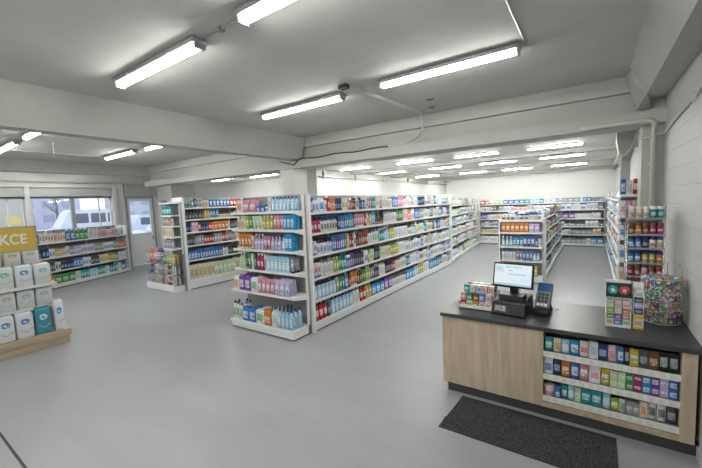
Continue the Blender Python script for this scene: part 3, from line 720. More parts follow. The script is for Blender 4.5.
# ---- second segment, slightly turned, to the back wall
a2 = math.atan2(5.35, -.5)
P2 = mtx((-4.34, 11.55), a2); L2 = 5.3
Z2 = [1.95, 1.62, 1.28, .93, .58]
s2 = shelving('far_gondola', 'second white gondola, between the long gondola and the back wall', (-4.34, 11.55), a2, L2, .44, Z2, 2.2, 1.3, deck=.14, ends=(False, False))
post(-.06, -.48, .05, .52, 2.28, s2)
for i, z in enumerate(Z2 + [.14]):
    fill_row(P2, .02, L2 - .02, z, .44, rand_run(6, 'fkw', 'Wag1', 3, 6), 'on %s shelf of far gondola' % RN[i], 'its near end', maxh=(.2 if i == 0 else ([9] + Z2)[i] - z - .05), scale=1.75, kinds='frkwop', cols='WWag1E2W3a4K', hs=1.0, parts=False)
# ---- back wall shelving: faces -Y
BX0, BX1, BY = -4.38, .46, 17.5
ZB = [1.85, 1.53, 1.16, .83, .50]
bs = shelving('back_wall_shelving', 'long white shelving along the back wall', (BX0, BY), 0, BX1 - BX0, .36, ZB, 2.02, 1.2, deck=.12, ends=(True, False))
Pb = mtx((BX0, BY), 0)
CB = ['WL1aTB', 'WWpaW1', 'WYEWaV', 'WaB1EW', 'WEEWpa', 'HHOaBY']
for i, z in enumerate(ZB + [.12]):
    sp = {0: parse('kR1 kP1 kg3 kB3 kT2'), 5: parse('cW2 kW3 kO1 cN2 cW6') + rand_run(14, 'kw', 'Wa1', 2, 4) + parse('kH4 kO1 kE1')}.get(i, [])
    fill_row(Pb, .03, BX1 - BX0 - .03, z, .36, sp, 'on %s shelf along back wall' % RN[i], 'its far gondola end', maxh=(.2 if i == 0 else ([9] + ZB)[i] - z - .05), scale=1.35, kinds='fkwcotr', cols=CB[i], hs=1.0, parts=False)
# ---- right wall shelving, front at X=.44, faces -X: local x -> -Y
RX = XW - .01; RY0, RY1 = 17.05, 7.05
rz = -PI / 2
ZRt = [2.0, 1.66, 1.30, .94, .58]
rs = shelving('right_wall_shelving', 'white shelving along the right wall running away from the counter', (RX, RY0), rz, RY0 - RY1, .25, ZRt, 2.2, 1.4, deck=.14, deck_depth=.27, ends=(False, True), lipw=.045)
Pr = mtx((RX, RY0), rz)
for i, z in enumerate(ZRt + [.14]):
    fill_row(Pr, .4, RY0 - RY1 - .03, z, .25, [], 'on %s shelf along right wall' % RN[i], 'the back wall', maxh=(.2 if i == 0 else ([9] + ZRt)[i] - z - .05), scale=1.7, kinds='kfrotc', cols='WaL1P2WTB74E', hs=1.0, parts=False, gap=.02)
# near end bay of it, turned to face the counter
RN6 = RN
rn = shelving('corner_end_unit', 'narrow white end unit between rear column and tall wire rack', (.335, 6.64), 0, .40, .27, [2.12, 1.82, 1.5, 1.17, .84, .5], 2.13, 1, deck=.16, ends=(False, False))
Pn = mtx((.335, 6.64), 0)
for i, (z, s) in enumerate(zip([2.12, 1.82, 1.5, 1.17, .84, .5], ['oB1 oW1 oR1 oH1', 'o41 oP1 op1 oV1', 'f13 fW2', 'o11 oN1 oL1', 'oE1 oT2 oH1', 'oH2 oB1 oG1'])):
    fill_row(Pn, .005, .38, z, .27, parse(s), 'on %s shelf of corner end unit' % RN[i], 'the aisle', maxh=.24, scale=.72, hs=.95)
# ---- middle low gondola: front end faces the counter at Y=9.5; right side runs back
MX0, MX1, MY0, MY1 = -1.93, -.94, 9.5, 16.2
ZM = [1.565, 1.26, .90, .55]
me_ = shelving('low_gondola_end', 'low white gondola end behind the till screen, its top shelf stacked with pale packs', (MX0, MY0 + .33), 0, MX1 - MX0 - .03, .30, ZM, 1.58, 3, deck=.16, ends=(True, False))
Pm = mtx((MX0, MY0 + .33), 0)
for i, (z, s) in enumerate(zip(ZM + [.16], ['t73 tW1 t72 tW2 t73 t72', 'oO6 oi3 fL3 fi2', 'fL3 fH3 fB3 kV1 fW3 fp4', 'fW4 fa2 fB3 fL4', 'fW4 fL4 oY5'])):
    fill_row(Pm, .03, MX1 - MX0 - .05, z, .30, parse(s), 'on %s shelf of low gondola end' % ['top', 'second', 'third', 'fourth', 'bottom'][i], 'its outer end', maxh=.28 if i else .2, scale=1.1, hs=1.05 if i else 1.3)
Ls = MY1 - (MY0 + .36)
P3 = mtx((MX1 - .36, MY0 + .42), PI / 2)
ms = shelving('low_gondola', 'low white gondola reaching back from the end unit behind the till', (MX1 - .36, MY0 + .42), PI / 2, Ls, .34, [1.26, .90, .55], 1.56, 1.3, deck=.16, ends=(False, False), double=.03)
post(-.04, -.38, .04, .4, 1.56, ms)
MB().box(0, Ls, .05, .6, .02, 1.58).build('rear_side', M_RACK, ms); MB().box(0, 3.2, -.34, .6, 1.562, 1.584).build('top_board', M_RACK, ms)
for i, z in enumerate([1.584, 1.26, .90, .55, .16]):
    fill_row(P3, .02, Ls - .02, z, .34, [], 'on %s shelf of low gondola' % RN[i if i < 4 else 5], 'its near end', maxh=.28, scale=1.6, kinds='kfwcoj', cols='WTBDCYga2N1O', hs=.95, parts=False)
for i, (yy, nm) in enumerate(((.36, 'first'), (.68, 'second'), (1.0, 'third'), (1.32, 'fourth'), (1.64, 'fifth'))):
    fill_row(mtx((MX0 + .06, MY0 + .42 + yy), 0), 0, .74, 1.585, .3, parse(['t73 kW1 t73', 'kW1 t72 k71 t73', 't73 kW1 tW3', 'k51 t72 kW1 t73', 'tW3 kg1 t73'][i]), 'in %s line on flat top of low gondola' % nm, 'outer end', maxh=.2, scale=1.05, rows=2, hs=1.2)
# ---- second gondola (annex), front face X=-8.89
P4 = mtx((-9.35, 5.14), PI / 2); L4 = 3.4
Z4 = [2.22, 1.90, 1.56, 1.20, .80]
g4 = shelving('annex_gondola', 'tall white gondola beyond the long beam with green bags on bottom shelf', (-9.35, 5.14), PI / 2, L4, .44, Z4, 2.5, 1.7, deck=.26, ends=(True, True), deck_depth=.46)
post(-.075, -.49, .05, .52, 2.5, g4)
MB().box(0, L4, .03, .34, .02, 2.2).build('rear_side', M_RACK, g4)
rows4 = ['tD2 rT1 fK1 fa2 fE2 oB6 oR5 oY4 fG4', 'pD5 pD1 fY2 fB3 tE5', 'aN2 cp2 cR1 aN3 cR1 oO5', 'rD3 ra3 rR4 ca3 cR2 ra4', 'cB3 aB10 fW2 aD5', '']
for i, (z, s) in enumerate(zip(Z4 + [.26], rows4)):
    if i < 5: fill_row(P4, .02, L4 - .02, z, .44, parse(s), 'on %s shelf of annex gondola' % RN[i], 'its near end', maxh=(.28 if i == 0 else ([9] + Z4)[i] - z - .05), scale=1.2, kinds='frac', cols='aWDEg1', hs=1.0)
    else: fill_row(P4, .02, L4 - .02, z, .44, parse('oE6 og5 oE5 og6 oE8 og9'), 'on bottom shelf of annex gondola', 'its near end', maxh=.42, scale=1.35, hs=1.7, rows=2)
# its narrow end shelving
P5 = mtx((-9.48, 5.045), 0)
Z5 = [2.1, 1.86, 1.56, 1.2]
t5 = thing('annex_end_unit', 'narrow white end shelves of the annex gondola above the wire baskets', 'shelving unit', (-9.48, 5.045, 0))
MB().box(0, .56, -.012, .0, 0, 2.38).build('back_panel', M_PANEL, t5); MB().box(0, .03, -.04, -.012, 1.0, 2.38).build('post', M_RACK, t5); MB().box(.53, .56, -.04, -.012, 1.0, 2.38).build('post', M_RACK, t5)
MB().box(0, .56, -.3, -.012, 2.34, 2.37).build('top_board', M_RACK, t5)
for z in (2.04, 1.76, 1.47, 1.16):
    s = MB().box(0, .56, -.26, -.012, z - .03, z).build('shelf', M_RACK, t5); MB().box(0, .56, -.27, -.26, z - .035, z + .005).build('price_rail', M_RAIL, s)
for i, (z, s) in enumerate(zip((2.04, 1.76, 1.47, 1.16), ('oT4', 'oa3 oO1', 'oE4', 'oa4'))):
    fill_row(P5, .03, .53, z, .25, parse(s), 'on %s shelf of annex end unit' % RN[i], 'the door side', maxh=.26, scale=1.05, hs=1.0)

# wire baskets of sachets on a white base, in front of the annex gondola
t = thing('basket_plinth', 'low white plinth under the stacked wire baskets by the annex gondola', 'plinth', (-10.38, 4.74, 0))
MB().box(0, 1.42, -.02, .28, 0, .16).build('base', M_RACK, t); MB().box(0, 1.43, -.04, -.02, .03, .2).build('price_rail', M_RAIL, t); 
def basket(x, y, z, w_, d_, h, label):
    t = thing('wire_basket', label, 'basket', (x, y, z), 0, 'wire baskets stacked on the white plinth')
    m = MB(); n = int(w_ / .05)
    for k in range(n + 1):
        q = k * w_ / n; m.tube([(q, 0, 0), (q, -.02, h)], .003, 4)
    for zz in (.02, h * .5, h): m.tube([(0, -.02 * zz / h, zz), (w_, -.02 * zz / h, zz)], .005, 5)
    m.build('front_grid', M_CHROME, t)
    for s, xx in ((0, 0), (1, w_)):
        m = MB()
        for k in range(5): m.tube([(xx, d_ * k / 4, 0), (xx, d_ * k / 4, h)], .003, 4)
        for zz in (.02, h): m.tube([(xx, 0, zz), (xx, d_, zz)], .005, 5)
        m.build('side_grid', M_CHROME, t)
    m = MB().box(0, w_, 0, d_, 0, .006); m.build('tray', M_PANEL, t)
    return t
SZ = [('lower', .162), ('middle', .45), ('upper', .738)]
for c, (x, wd, pals) in enumerate(((-10.34, .66, (['lilac', 'pale green', 'white'], ['navy', 'white', 'lilac'], ['orange', 'pink', 'purple'])), (-9.64, .66, (['pale pink', 'crimson', 'white'], ['pale green', 'brown', 'white'], ['green', 'lime', 'yellow'])))):
    for k, (nm, z) in enumerate(SZ):
        side = 'door side' if c == 0 else 'aisle side'
        basket(x, 4.75, z, wd, .26, .28, '%s wire basket of sachets on the plinth, %s stack' % (nm, side))
        for cn in pals[k]:
            objs = []
            for q in range(4):
                hh = .24 if k < 2 else (.25 if c else .4)
                o = product('pillow_bag', cn, cn, (.098, .04, hh)); i0 = pals[k].index(cn)
                px = x + .065 + (q % 2) * .104 + i0 * .212; py = 4.82 + (q // 2) * .1
                o.matrix_world = Matrix.Translation((px, py, z + .008)) @ Matrix.Rotation(-.06 + .02 * q, 4, 'X'); objs.append(o)
            batch(objs, 'pillow_bag', cn, cn, 'in %s wire basket, %s stack' % (nm, side), 'the door')

# ---- left gondola below the windows
A6 = Vector((-12.2, 1.3)); B6 = Vector((-14.0, 5.8)); d6 = (B6 - A6).normalized(); a6 = math.atan2(d6.y, d6.x)
n6 = Vector((d6.y, -d6.x)); L6 = (B6 - A6).length
O6 = A6 - n6 * .45
P6 = mtx(O6, a6)
Z6 = [1.37, .93, .52]
g6 = shelving('window_gondola', 'low white gondola standing in front of the street windows', O6, a6, L6, .44, Z6, 1.72, 1.2, deck=.13, ends=(False, True), deck_depth=.47)
rows6 = ['cO4 cN5 cE3 cO4 cN5 c31 c21 c31 c21 c31 fE1 c82 f51 jB2 jG3 fW2 f42 fp3 f42 fp2 fL2 f12 fa1 f12 jB1 j11 jG2 jl2', 'c72 tK3 cN2 c12 cY2 cp2 c11 ca2 ci3 c65 ca4 c14 ca3 cO5', 'tn4 cO3 cB2 cY1 c13 cD2 c72 cN4 cB3 c13 cD4 cE4', 'kN2 cW1 kB2 cW1 kY2 cO2 kG3 cW2 cT3 cL3 cT3']
for i, (z, s) in enumerate(zip(Z6 + [.13], rows6)):
    fill_row(P6, .02, L6 - .03, z, .44, (rand_run(8, 'ck', 'NODW', 2, 3) if i else []) + parse(s), 'on %s shelf of window gondola' % ['top', 'second', 'third', 'bottom'][i], 'the sign', maxh=.37, scale=1.22, hs=1.2 if i == 0 else 1.08, kinds='ckj', cols='BWTGY')

# ------------------------------------------------------------------ promotion stand with the yellow sign
PX = -7.34
st = thing('promotion_stand', 'wooden stepped promotion stand stacked with white bags below the yellow sign', 'display stand', (PX, 2.0, 0))
MB().box(-.95, 0, -2.6, 0, 0, .13).build('base_board', M_OAKX, st); MB().box(-.97, .03, -2.63, .03, .13, .23).build('plinth_board', M_OAKX, st)
MB().box(-.9, -.42, -2.6, -.06, .23, 1.0).build('core', M_PANEL, st)
for z, xd in ((1.03, -.16), (.66, -.22)): 
    s = MB().box(-.9, xd, -2.6, -.05, z - .03, z).build('shelf', M_RACK, st)
    MB().box(xd, xd + .01, -2.6, -.05, z - .04, z + .01).build('price_rail', M_RAIL, s)
MB().box(-.9, -.45, -2.6, -.1, 1.03, 1.36).build('riser', M_PANEL, st)
def bags(kind, n, y1, x, z, size, cols_, place, rz=0.0):
    for k in range(n):
        cn = cols_[k % len(cols_)]
        o = product(kind, cn, cn, size, bag=True)
        o.matrix_world = Matrix.Translation((x, y1 - size[0] / 2 - k * (size[0] + .012), z + .002)) @ Matrix.Rotation(PI / 2 + RND.uniform(-.03, .03), 4, 'Z')
        batch([o], kind, cn, cn, place, 'the aisle corner')
bags('wrapped_pack', 1, 1.97, PX - .10, .23, (.13, .16, .5), ['white and blue'], 'at bottom corner of promotion stand')
bags('wrapped_pack', 1, 1.80, PX - .12, .23, (.2, .16, .42), ['teal'], 'on bottom step of promotion stand')
bags('wrapped_pack', 8, 1.58, PX - .12, .23, (.215, .16, .40), ['white and blue'], 'on bottom step of promotion stand')
bags('wrapped_pack', 9, 1.90, PX - .30, .66, (.22, .14, .305), ['white'], 'on second step of promotion stand')
bags('wrapped_pack', 9, 1.90, PX - .27, 1.03, (.22, .18, .34), ['white and green', 'white and blue', 'white and green'], 'on third step of promotion stand')
bags('wrapped_pack', 9, 1.84, PX - .56, 1.36, (.22, .2, .24), ['white', 'white and gold', 'cream'], 'on top step of promotion stand')
sg = thing('promotion_sign', 'yellow sign reading AKCE on top of the promotion stand', 'sign', (PX - .40, 1.80, 1.61))
SGY = mat('sign_yellow', (.62, .43, .07), .45)
MB().box(-.015, .015, -1.15, .0, 0, .37).build('board', SGY, sg)
for a in ((-.02, .02, -1.17, -1.15, -.02, .39), (-.02, .02, 0, .02, -.02, .39), (-.02, .02, -1.17, .02, .37, .39), (-.02, .02, -1.17, .02, -.02, 0)):
    box('frame', a, M_GREYMETAL, sg)
MB().box(-.01, .01, -.6, -.56, -.27, 0).build('stem', M_GREYMETAL, sg)
fc = bpy.data.curves.new('lettering_curve', 'FONT'); fc.body = 'AKCE'; fc.size = .225; fc.extrude = .003; fc.offset = .006; fc.space_character = 1.05
_tmp = bpy.data.objects.new('lettering_curve', fc); COL.objects.link(_tmp); bpy.context.view_layer.update()
_me = bpy.data.meshes.new_from_object(_tmp.evaluated_get(bpy.context.evaluated_depsgraph_get())); _me.materials.clear(); _me.materials.append(M_WHITE)
bpy.data.objects.remove(_tmp)
fo = bpy.data.objects.new('lettering', _me); COL.objects.link(fo); fo.parent = sg; fo.location = (.019, -.57, .11); fo.rotation_euler = (PI / 2, 0, PI / 2); fo.scale = (.78, 1, 1)

# ------------------------------------------------------------------ cash desk
CX0, CX1, CY0, CY1 = -1.363, .742, 3.70, 4.64
cb = thing('cash_desk', 'light oak cash desk with open product shelves at the front', 'counter', (0, 0, 0))
MB().box(CX0 + .05, CX1, CY0 + .02, CY1 - .03, 0, .10).build('plinth', M_KICK, cb)
MB().box(CX0, CX0 + .02, CY0, CY1, .10, .858).build('side_panel', M_OAK, cb)
MB().box(CX0 + .02, -.383, CY0, CY0 + .02, .10, .858).build('front_panel', M_OAK, cb)
MB().box(-.381, -.362, CY0 - .002, CY0 + .32, .10, .858).build('divider', M_OAK, cb)
MB().box(.618, .712, CY0, CY0 + .32, .10, .858).build('end_panel', M_OAK, cb)
MB().box(-.362, .618, CY0, CY0 + .02, .10, .152).build('lower_rail', M_OAKX, cb)
MB().box(-.362, .618, CY0 + .31, CY0 + .33, .10, .858).build('inner_back', mat('shelf_back', (.3, .29, .27), .6), cb)
MB().box(CX0 + .02, .70, CY1 - .02, CY1, .1, .858).build('back_panel', M_OAK, cb)
ZK = [.655, .43, .21]
for z in ZK:
    s = MB().box(-.362, .618, CY0 + .012, CY0 + .31, z - .045, z - .03).build('shelf', M_OAKX, cb)
    r_ = MB().box(-.362, .618, CY0 + .002, CY0 + .012, z - .05, z + .005).build('price_rail', M_RAIL, s)
tg = mat('price_tag', (.68, .67, .62), .5, noise=.3, nscale=150)
for z, s in zip(ZK, [c for c in cb.children if c.name.startswith('shelf')]):
    for k in range(14):
        MB().box(-.345 + k * .069, -.345 + k * .069 + .04, CY0 - .0005, CY0 + .002, z - .04, z - .004).build('price_tag', tg, s)
    MB().box(-.362, .618, CY0 + .012, CY0 + .31, z - .03, z - .004).build('shelf_liner', M_GREYMETAL, s)
wt = MB().bev(CX0 - .014, .744, CY0 - .02, CY1 + .03, .86, .90, .006).build('worktop', M_TOP)
tag(wt, 'dark grey worktop lying on the oak cash desk', 'worktop')
bm_ = MB().box(CX0 - .014, .744, CY0 - .023, CY0 - .02, .862, .898).build('edge_band', M_KICK); bm_.parent = wt
Pk = mtx((-.362, CY0 + .31), 0)
def krow(z, items, place, h):
    u = .006; ks = (.966 - .002 * sum(i[2] for i in items)) / sum(i[2] * i[3] for i in items); items = [(a, b, c, round(d * min(ks, 1.06), 4), e, f) for a, b, c, d, e, f in items]
    for kind, cn, n, w_, hh, st_ in items:
        objs = []
        for k in range(n):
            for q in range(st_):
                o = product(kind, cn, cn if kind in ('stand_up_pouch', 'wrapped_pack', 'tall_carton', 'small_box', 'wide_carton') else RND.choice(['white', cn]), (w_, .045 if w_ < .09 else .06, hh))
                capn = cn
                o.matrix_world = Pk @ Matrix.Translation((u + w_ / 2, -.295 + (w_ / 2 if kind == 'lidded_tub' else .045), z + .001 + q * (hh + .003))) @ Matrix.Rotation(RND.uniform(-.06, .06), 4, 'Z'); objs.append(o)
            u += w_ + .002
        batch(objs, kind, cn, '', place, 'the divider')
o_, c_, b_ = 'stand_up_pouch', 'tall_carton', 'small_box'
krow(.655, [(o_, 'teal', 1, .072, .135, 1), (o_, 'cream', 1, .062, .135, 1), (o_, 'light blue', 1, .066, .135, 1), (o_, 'bright blue', 1, .072, .14, 1), (o_, 'white and red', 1, .07, .145, 1), (c_, 'white', 1, .064, .155, 1), (c_, 'navy', 1, .066, .15, 1),
            (o_, 'pale pink', 1, .062, .15, 1), (o_, 'blue', 1, .05, .145, 1), (c_, 'black', 1, .034, .15, 1), (c_, 'yellow', 1, .058, .15, 1), (c_, 'dark grey', 1, .06, .155, 1), (c_, 'brown', 1, .062, .155, 1), (c_, 'black', 2, .06, .16, 1)], 'on top shelf inside cash desk', 0)
krow(.43, [(c_, 'white and blue', 1, .07, .155, 1), (o_, 'navy', 1, .066, .155, 1), (o_, 'orange', 1, .07, .155, 1), (o_, 'blue', 1, .07, .155, 1), (o_, 'pink', 1, .07, .16, 1), (c_, 'white and pink', 1, .082, .16, 1), (o_, 'yellow', 1, .066, .15, 1),
           (b_, 'pale green', 2, .052, .072, 2), (b_, 'green', 1, .05, .075, 2), (b_, 'crimson', 1, .055, .078, 2), (b_, 'bright blue', 1, .055, .078, 2), (b_, 'purple', 1, .055, .078, 2), (b_, 'lilac', 1, .052, .078, 2), (b_, 'blue', 1, .055, .078, 2)], 'on middle shelf inside cash desk', 0)
krow(.21, [('lidded_tub', 'pale pink', 1, .1, .1, 1), ('lidded_tub', 'blue', 1, .055, .11, 1), (o_, 'teal', 1, .06, .125, 1), (o_, 'light blue', 1, .055, .14, 1), (c_, 'pale green', 1, .052, .14, 1), ('wrapped_pack', 'teal', 2, .088, .15, 1), (o_, 'light blue', 1, .066, .15, 1),
           (o_, 'lime', 1, .062, .11, 1), (o_, 'white and green', 1, .05, .115, 1), (c_, 'grey', 2, .05, .115, 1), (c_, 'white and orange', 1, .055, .14, 1), (o_, 'white and black', 2, .066, .155, 1), (o_, 'dark grey', 1, .07, .16, 1)], 'on bottom shelf inside cash desk', 0)

# rubber mat
m = MB().loft([[(-1.168, 3.02, z), (.203, 3.02, z), (.209, 3.645, z), (-1.128, 3.645, z)] for z in (.001, .009)])
mm = tag(m.build('floor_mat', mat('mat_fibre', (.04, .041, .043), .95, noise=.85, nscale=70, bump=.8, bscale=220)), 'dark grey ribbed floor mat in front of the cash desk', 'mat')
m = MB()
for a in ((-1.168, .206, 3.02, 3.035), (-1.13, .209, 3.63, 3.645)): m.box(a[0], a[1], a[2], a[3], .009, .0115)
b = m.box(-1.165, -1.15, 3.02, 3.2, .009, .0115).build('rubber_edge', M_DARK); b.parent = mm

# till: receipt printer base with screen
ti = thing('till', 'black till with a lit touch screen on a printer base, on the worktop', 'cash register', (-.69, 4.03, .9), -.12)
m = MB(); m.loft([[(-.165, -.17, 0), (.165, -.17, 0), (.165, .17, 0), (-.165, .17, 0)], [(-.168, -.172, .02), (.168, -.172, .02), (.168, .172, .02), (-.168, .172, .02)],
                  [(-.162, -.15, .13), (.162, -.15, .13), (.162, .165, .18), (-.162, .165, .18)], [(-.15, -.12, .145), (.15, -.12, .145), (.15, .15, .19), (-.15, .15, .19)]])
ba = m.build('printer_base', M_BLACK, ti)
MB().loft([[(x, -.1725, .028), (x, -.1735, .028), (x, -.158, .118), (x, -.157, .118)] for x in (-.15, .15)]).build('front_plate', mat('till_plate', (.045, .047, .05), .4), ba)
MB().loft([[(x, -.175, .05), (x, -.177, .05), (x, -.163, .105), (x, -.161, .105)] for x in (-.13, -.02)]).build('label_plate', mat('till_label', (.3, .31, .31), .5, noise=.7, nscale=70), ba)
MB().loft([[(x, -.176, .035), (x, -.179, .035), (x, -.164, .11), (x, -.161, .11)] for x in (.02, .13)]).build('key_grid', M_DARK, ba)
MB().box(-.12, .12, -.07, .06, .15, .205).build('paper_cover', M_DARK, ti)
MB().box(-.04, .04, .04, .09, .1, .36).build('stand_neck', M_BLACK, ti)
sc_ = thing('screen', None, None); sc_.parent = ti; sc_.location = (0, 0, .405); sc_.rotation_euler = (math.radians(-12), 0, 0)
MB().bev(-.205, .205, -.005, .035, -.13, .135, .008).build('screen_case', M_BLACK, sc_)
def scr_mat():
    m = bpy.data.materials.new('lit_screen'); m.use_nodes = True; N, L = nt(m); b = N['Principled BSDF']
    tc = N.new('ShaderNodeTexCoord'); sp = N.new('ShaderNodeSeparateXYZ'); L.new(tc.outputs['Generated'], sp.inputs[0])
    def rect(x0, x1, z0, z1, dens=None):
        def g(o, v, op):
            n = N.new('ShaderNodeMath'); n.operation = op; L.new(o, n.inputs[0]); n.inputs[1].default_value = v; return n.outputs[0]
        r = None
        for q in (g(sp.outputs['X'], x0, 'GREATER_THAN'), g(sp.outputs['X'], x1, 'LESS_THAN'), g(sp.outputs['Z'], z0, 'GREATER_THAN'), g(sp.outputs['Z'], z1, 'LESS_THAN')):
            if r is None: r = q
            else:
                n = N.new('ShaderNodeMath'); n.operation = 'MULTIPLY'; L.new(r, n.inputs[0]); L.new(q, n.inputs[1]); r = n.outputs[0]
        return r
    cur = None
    for (x0, x1, z0, z1, c) in ((.0, .26, .6, .93, (.62, .82, .74)), (.3, .46, .83, .93, (.35, .72, .82)), (.5, .72, .83, .93, (.4, .74, .84)), (.38, .5, .68, .74, (.85, .5, .5)), (.36, .85, .5, .58, (.45, .72, .84)),
                                (.04, .22, .8, .83, (.3, .55, .6)), (.04, .2, .72, .74, (.35, .55, .6)), (.0, 1., .0, .1, (.45, .6, .78)), (.7, .98, .18, .4, (.72, .84, .9))):
        mx = N.new('ShaderNodeMix'); mx.data_type = 'RGBA'; L.new(rect(x0, x1, z0, z1), mx.inputs[0])
        if cur is None: mx.inputs[6].default_value = (.78, .88, .93, 1)
        else: L.new(cur, mx.inputs[6])
        mx.inputs[7].default_value = (*c, 1); cur = mx.outputs[2]
    L.new(cur, b.inputs['Emission Color']); b.inputs['Emission Strength'].default_value = .33
    b.inputs['Base Color'].default_value = (.02, .02, .02, 1); b.inputs['Roughness'].default_value = .25
    return m
MB().box(-.188, .188, -.0075, -.005, -.108, .118).build('display', scr_mat(), sc_)

# payment terminal on its mat
tag(MB().loft([[(-.52, 3.99, z), (-.38, 3.97, z), (-.28, 4.36, z), (-.42, 4.44, z)] for z in (.9005, .905)]).build('terminal_mat', M_DARK), 'dark rubber pad on the worktop under the card terminal', 'pad')
te = thing('card_terminal', 'grey card payment terminal with blue display, on the worktop beside the till', 'card terminal', (-.41, 4.15, .9135), -.15); te.scale = (1.2, 1.25, 1.3)
G1 = mat('terminal_grey', (.17, .19, .23), .4)
m = MB().loft([[(-.06, -.12, 0), (.06, -.12, 0), (.06, .06, 0), (-.06, .06, 0)], [(-.062, -.12, .03), (.062, -.12, .03), (.062, .06, .03), (-.062, .06, .03)], [(-.052, -.1, .05), (.052, -.1, .05), (.05, .05, .06), (-.05, .05, .06)]])
m.build('base', M_BLACK, te)
m = MB(); Rt = Matrix.Translation((0, -.02, .055)) @ Matrix.Rotation(math.radians(55), 4, 'X')
def tb(x0, x1, y0, y1, z0, z1, mt_, nm, par, bv=False):
    mb = MB(); (mb.bev(x0, x1, y0, y1, z0, z1, .012) if bv else mb.box(x0, x1, y0, y1, z0, z1)); mb.v = [tuple(Rt @ Vector(p)) for p in mb.v]; return mb.build(nm, mt_, par)
body = tb(-.06, .06, -.07, .2, -.012, .022, G1, 'body', te, True)
tb(-.052, .052, .12, .19, .022, .026, mat('terminal_display', (.03, .1, .3), .2), 'display', body)
for r in range(4):
    for c in range(3): tb(-.042 + c * .03, -.02 + c * .03, -.01 + r * .03, .01 + r * .03, .022, .027, M_DARK if r else M_WHITE, 'key', body)
tb(-.05, .05, -.075, -.04, .0, .03, M_BLACK, 'card_slot', te)

# tray of small packs beside the till
tr = thing('display_tray', 'open white display tray stacked with small packs, beside the till at outer end of worktop', 'tray', (-1.25, 3.93, .9), 0)
MB().box(0, .37, 0, .42, 0, .012).build('tray_floor', M_WHITE, tr)
for a in ((0, .37, 0, .008, .0, .05), (0, .37, .412, .42, 0, .16), (0, .008, 0, .42, 0, .08), (.362, .37, 0, .42, 0, .08)): MB().box(*a).build('tray_wall', M_WHITE, tr)
MB().box(.01, .36, .14, .405, .012, .075).build('riser', M_WHITE, tr); 
trc = [['red', 'white and green', 'orange', 'cream', 'white and red', 'white'], ['pink', 'green', 'brown', 'blue', 'pale pink', 'white and red'], ['white and red', 'teal', 'white', 'white and blue', 'pale pink', 'cream']]
for r, (y, z0, nst) in enumerate(((.05, .013, 2), (.19, .076, 2), (.31, .076, 2))):
    for q in range(nst):
        for k in range(5):
            cn = trc[(r + q) % 3][(k + r) % 6]; o = product('small_box', cn, cn, (.06, .06, .082))
            o.matrix_world = Matrix.Translation((-1.245 + 0.045 + k * .068, 3.93 + y, .9 + z0 + .001 + q * .085)) @ Matrix.Rotation(RND.uniform(-.1, .1), 4, 'Z')
            batch([o], 'small_box', cn, cn, '%s of %s row in display tray' % (['base', 'top'][q], ['front', 'middle', 'rear'][r]), 'its outer side')

# cardboard dispenser with two round pictures and rows of packs
ds = thing('pack_dispenser', 'upright counter dispenser with two round pictures above columns of small packs', 'display stand', (.125, 4.0, .9), 0)
MB().box(0, .19, 0, .14, 0, .02).build('base', M_WHITE, ds); MB().box(0, .19, .12, .14, .02, .42).build('back_panel', M_WHITE, ds)
MB().box(0, .006, 0, .13, .02, .40).build('side_panel', M_WHITE, ds); MB().box(.184, .19, 0, .13, .02, .40).build('side_panel', M_WHITE, ds)
hd = MB().box(0, .19, -.004, .006, .285, .42).build('header_board', mat('header_dark', (.02, .045, .05), .4), ds)
def disc(cx, cz, rad, m_, nm, y=-.006):
    MB().loft([[(cx + rad * math.cos(a), yy, cz + rad * math.sin(a)) for a in (2 * PI * k / 20 for k in range(20))] for yy in (y, y + .002)]).build(nm, m_, hd)
disc(.052, .355, .04, mat('disc_teal', (.05, .35, .36), .4, noise=.8, nscale=60), 'round_picture'); disc(.138, .355, .04, mat('disc_red', (.55, .06, .08), .4, noise=.8, nscale=60), 'round_picture')
disc(.052, .352, .016, plain('white'), 'picture_centre', -.008); disc(.138, .352, .016, plain('white'), 'picture_centre', -.008)
dcol = [['white and green', 'white and red', 'white and red'], ['pale green', 'cream', 'white and red'], ['lime', 'white', 'orange'], ['green', 'purple', 'pink'], ['cream', 'blue', 'white and green']]
for k in range(5): MB().box(.006, .184, .004, .12, .0715 + k * .0545, .0745 + k * .0545).build('shelf', M_WHITE, ds)
for r in range(5):
    for c in range(3):
        cn = dcol[r][c]; o = product('small_box', cn, cn, (.052, .05, .044)); o.matrix_world = Matrix.Translation((.125 + .036 + c * .059, 4.035, .9 + .0225 + (4 - r) * .0545))
        batch([o], 'small_box', cn, cn, 'in %s row of counter dispenser' % ['top', 'second', 'third', 'fourth', 'bottom'][r], 'the till side')
d2 = thing('slim_dispenser', 'slim white and yellow counter dispenser beside the round-picture one', 'display stand', (.33, 4.01, .9), 0)
MB().box(0, .075, 0, .1, 0, .14).build('lower_box', plain('yellow'), d2); MB().box(0, .075, .09, .1, .14, .42).build('back_panel', M_WHITE, d2); MB().box(0, .075, -.002, .0, .02, .1).build('front_label', print_mat('cream'), d2)
MB().box(0, .004, 0, .1, .14, .34).build('side_panel', M_WHITE, d2); MB().box(.071, .075, 0, .1, .14, .34).build('side_panel', M_WHITE, d2)
for k, cn in enumerate(('navy', 'lilac', 'dark grey', 'white')):
    o = product('small_box', cn, cn, (.062, .06, .05)); o.matrix_world = Matrix.Translation((.3675, 4.045, .9 + .142 + k * .052)); batch([o], 'small_box', cn, cn, 'stacked in slim counter dispenser', 'the worktop')

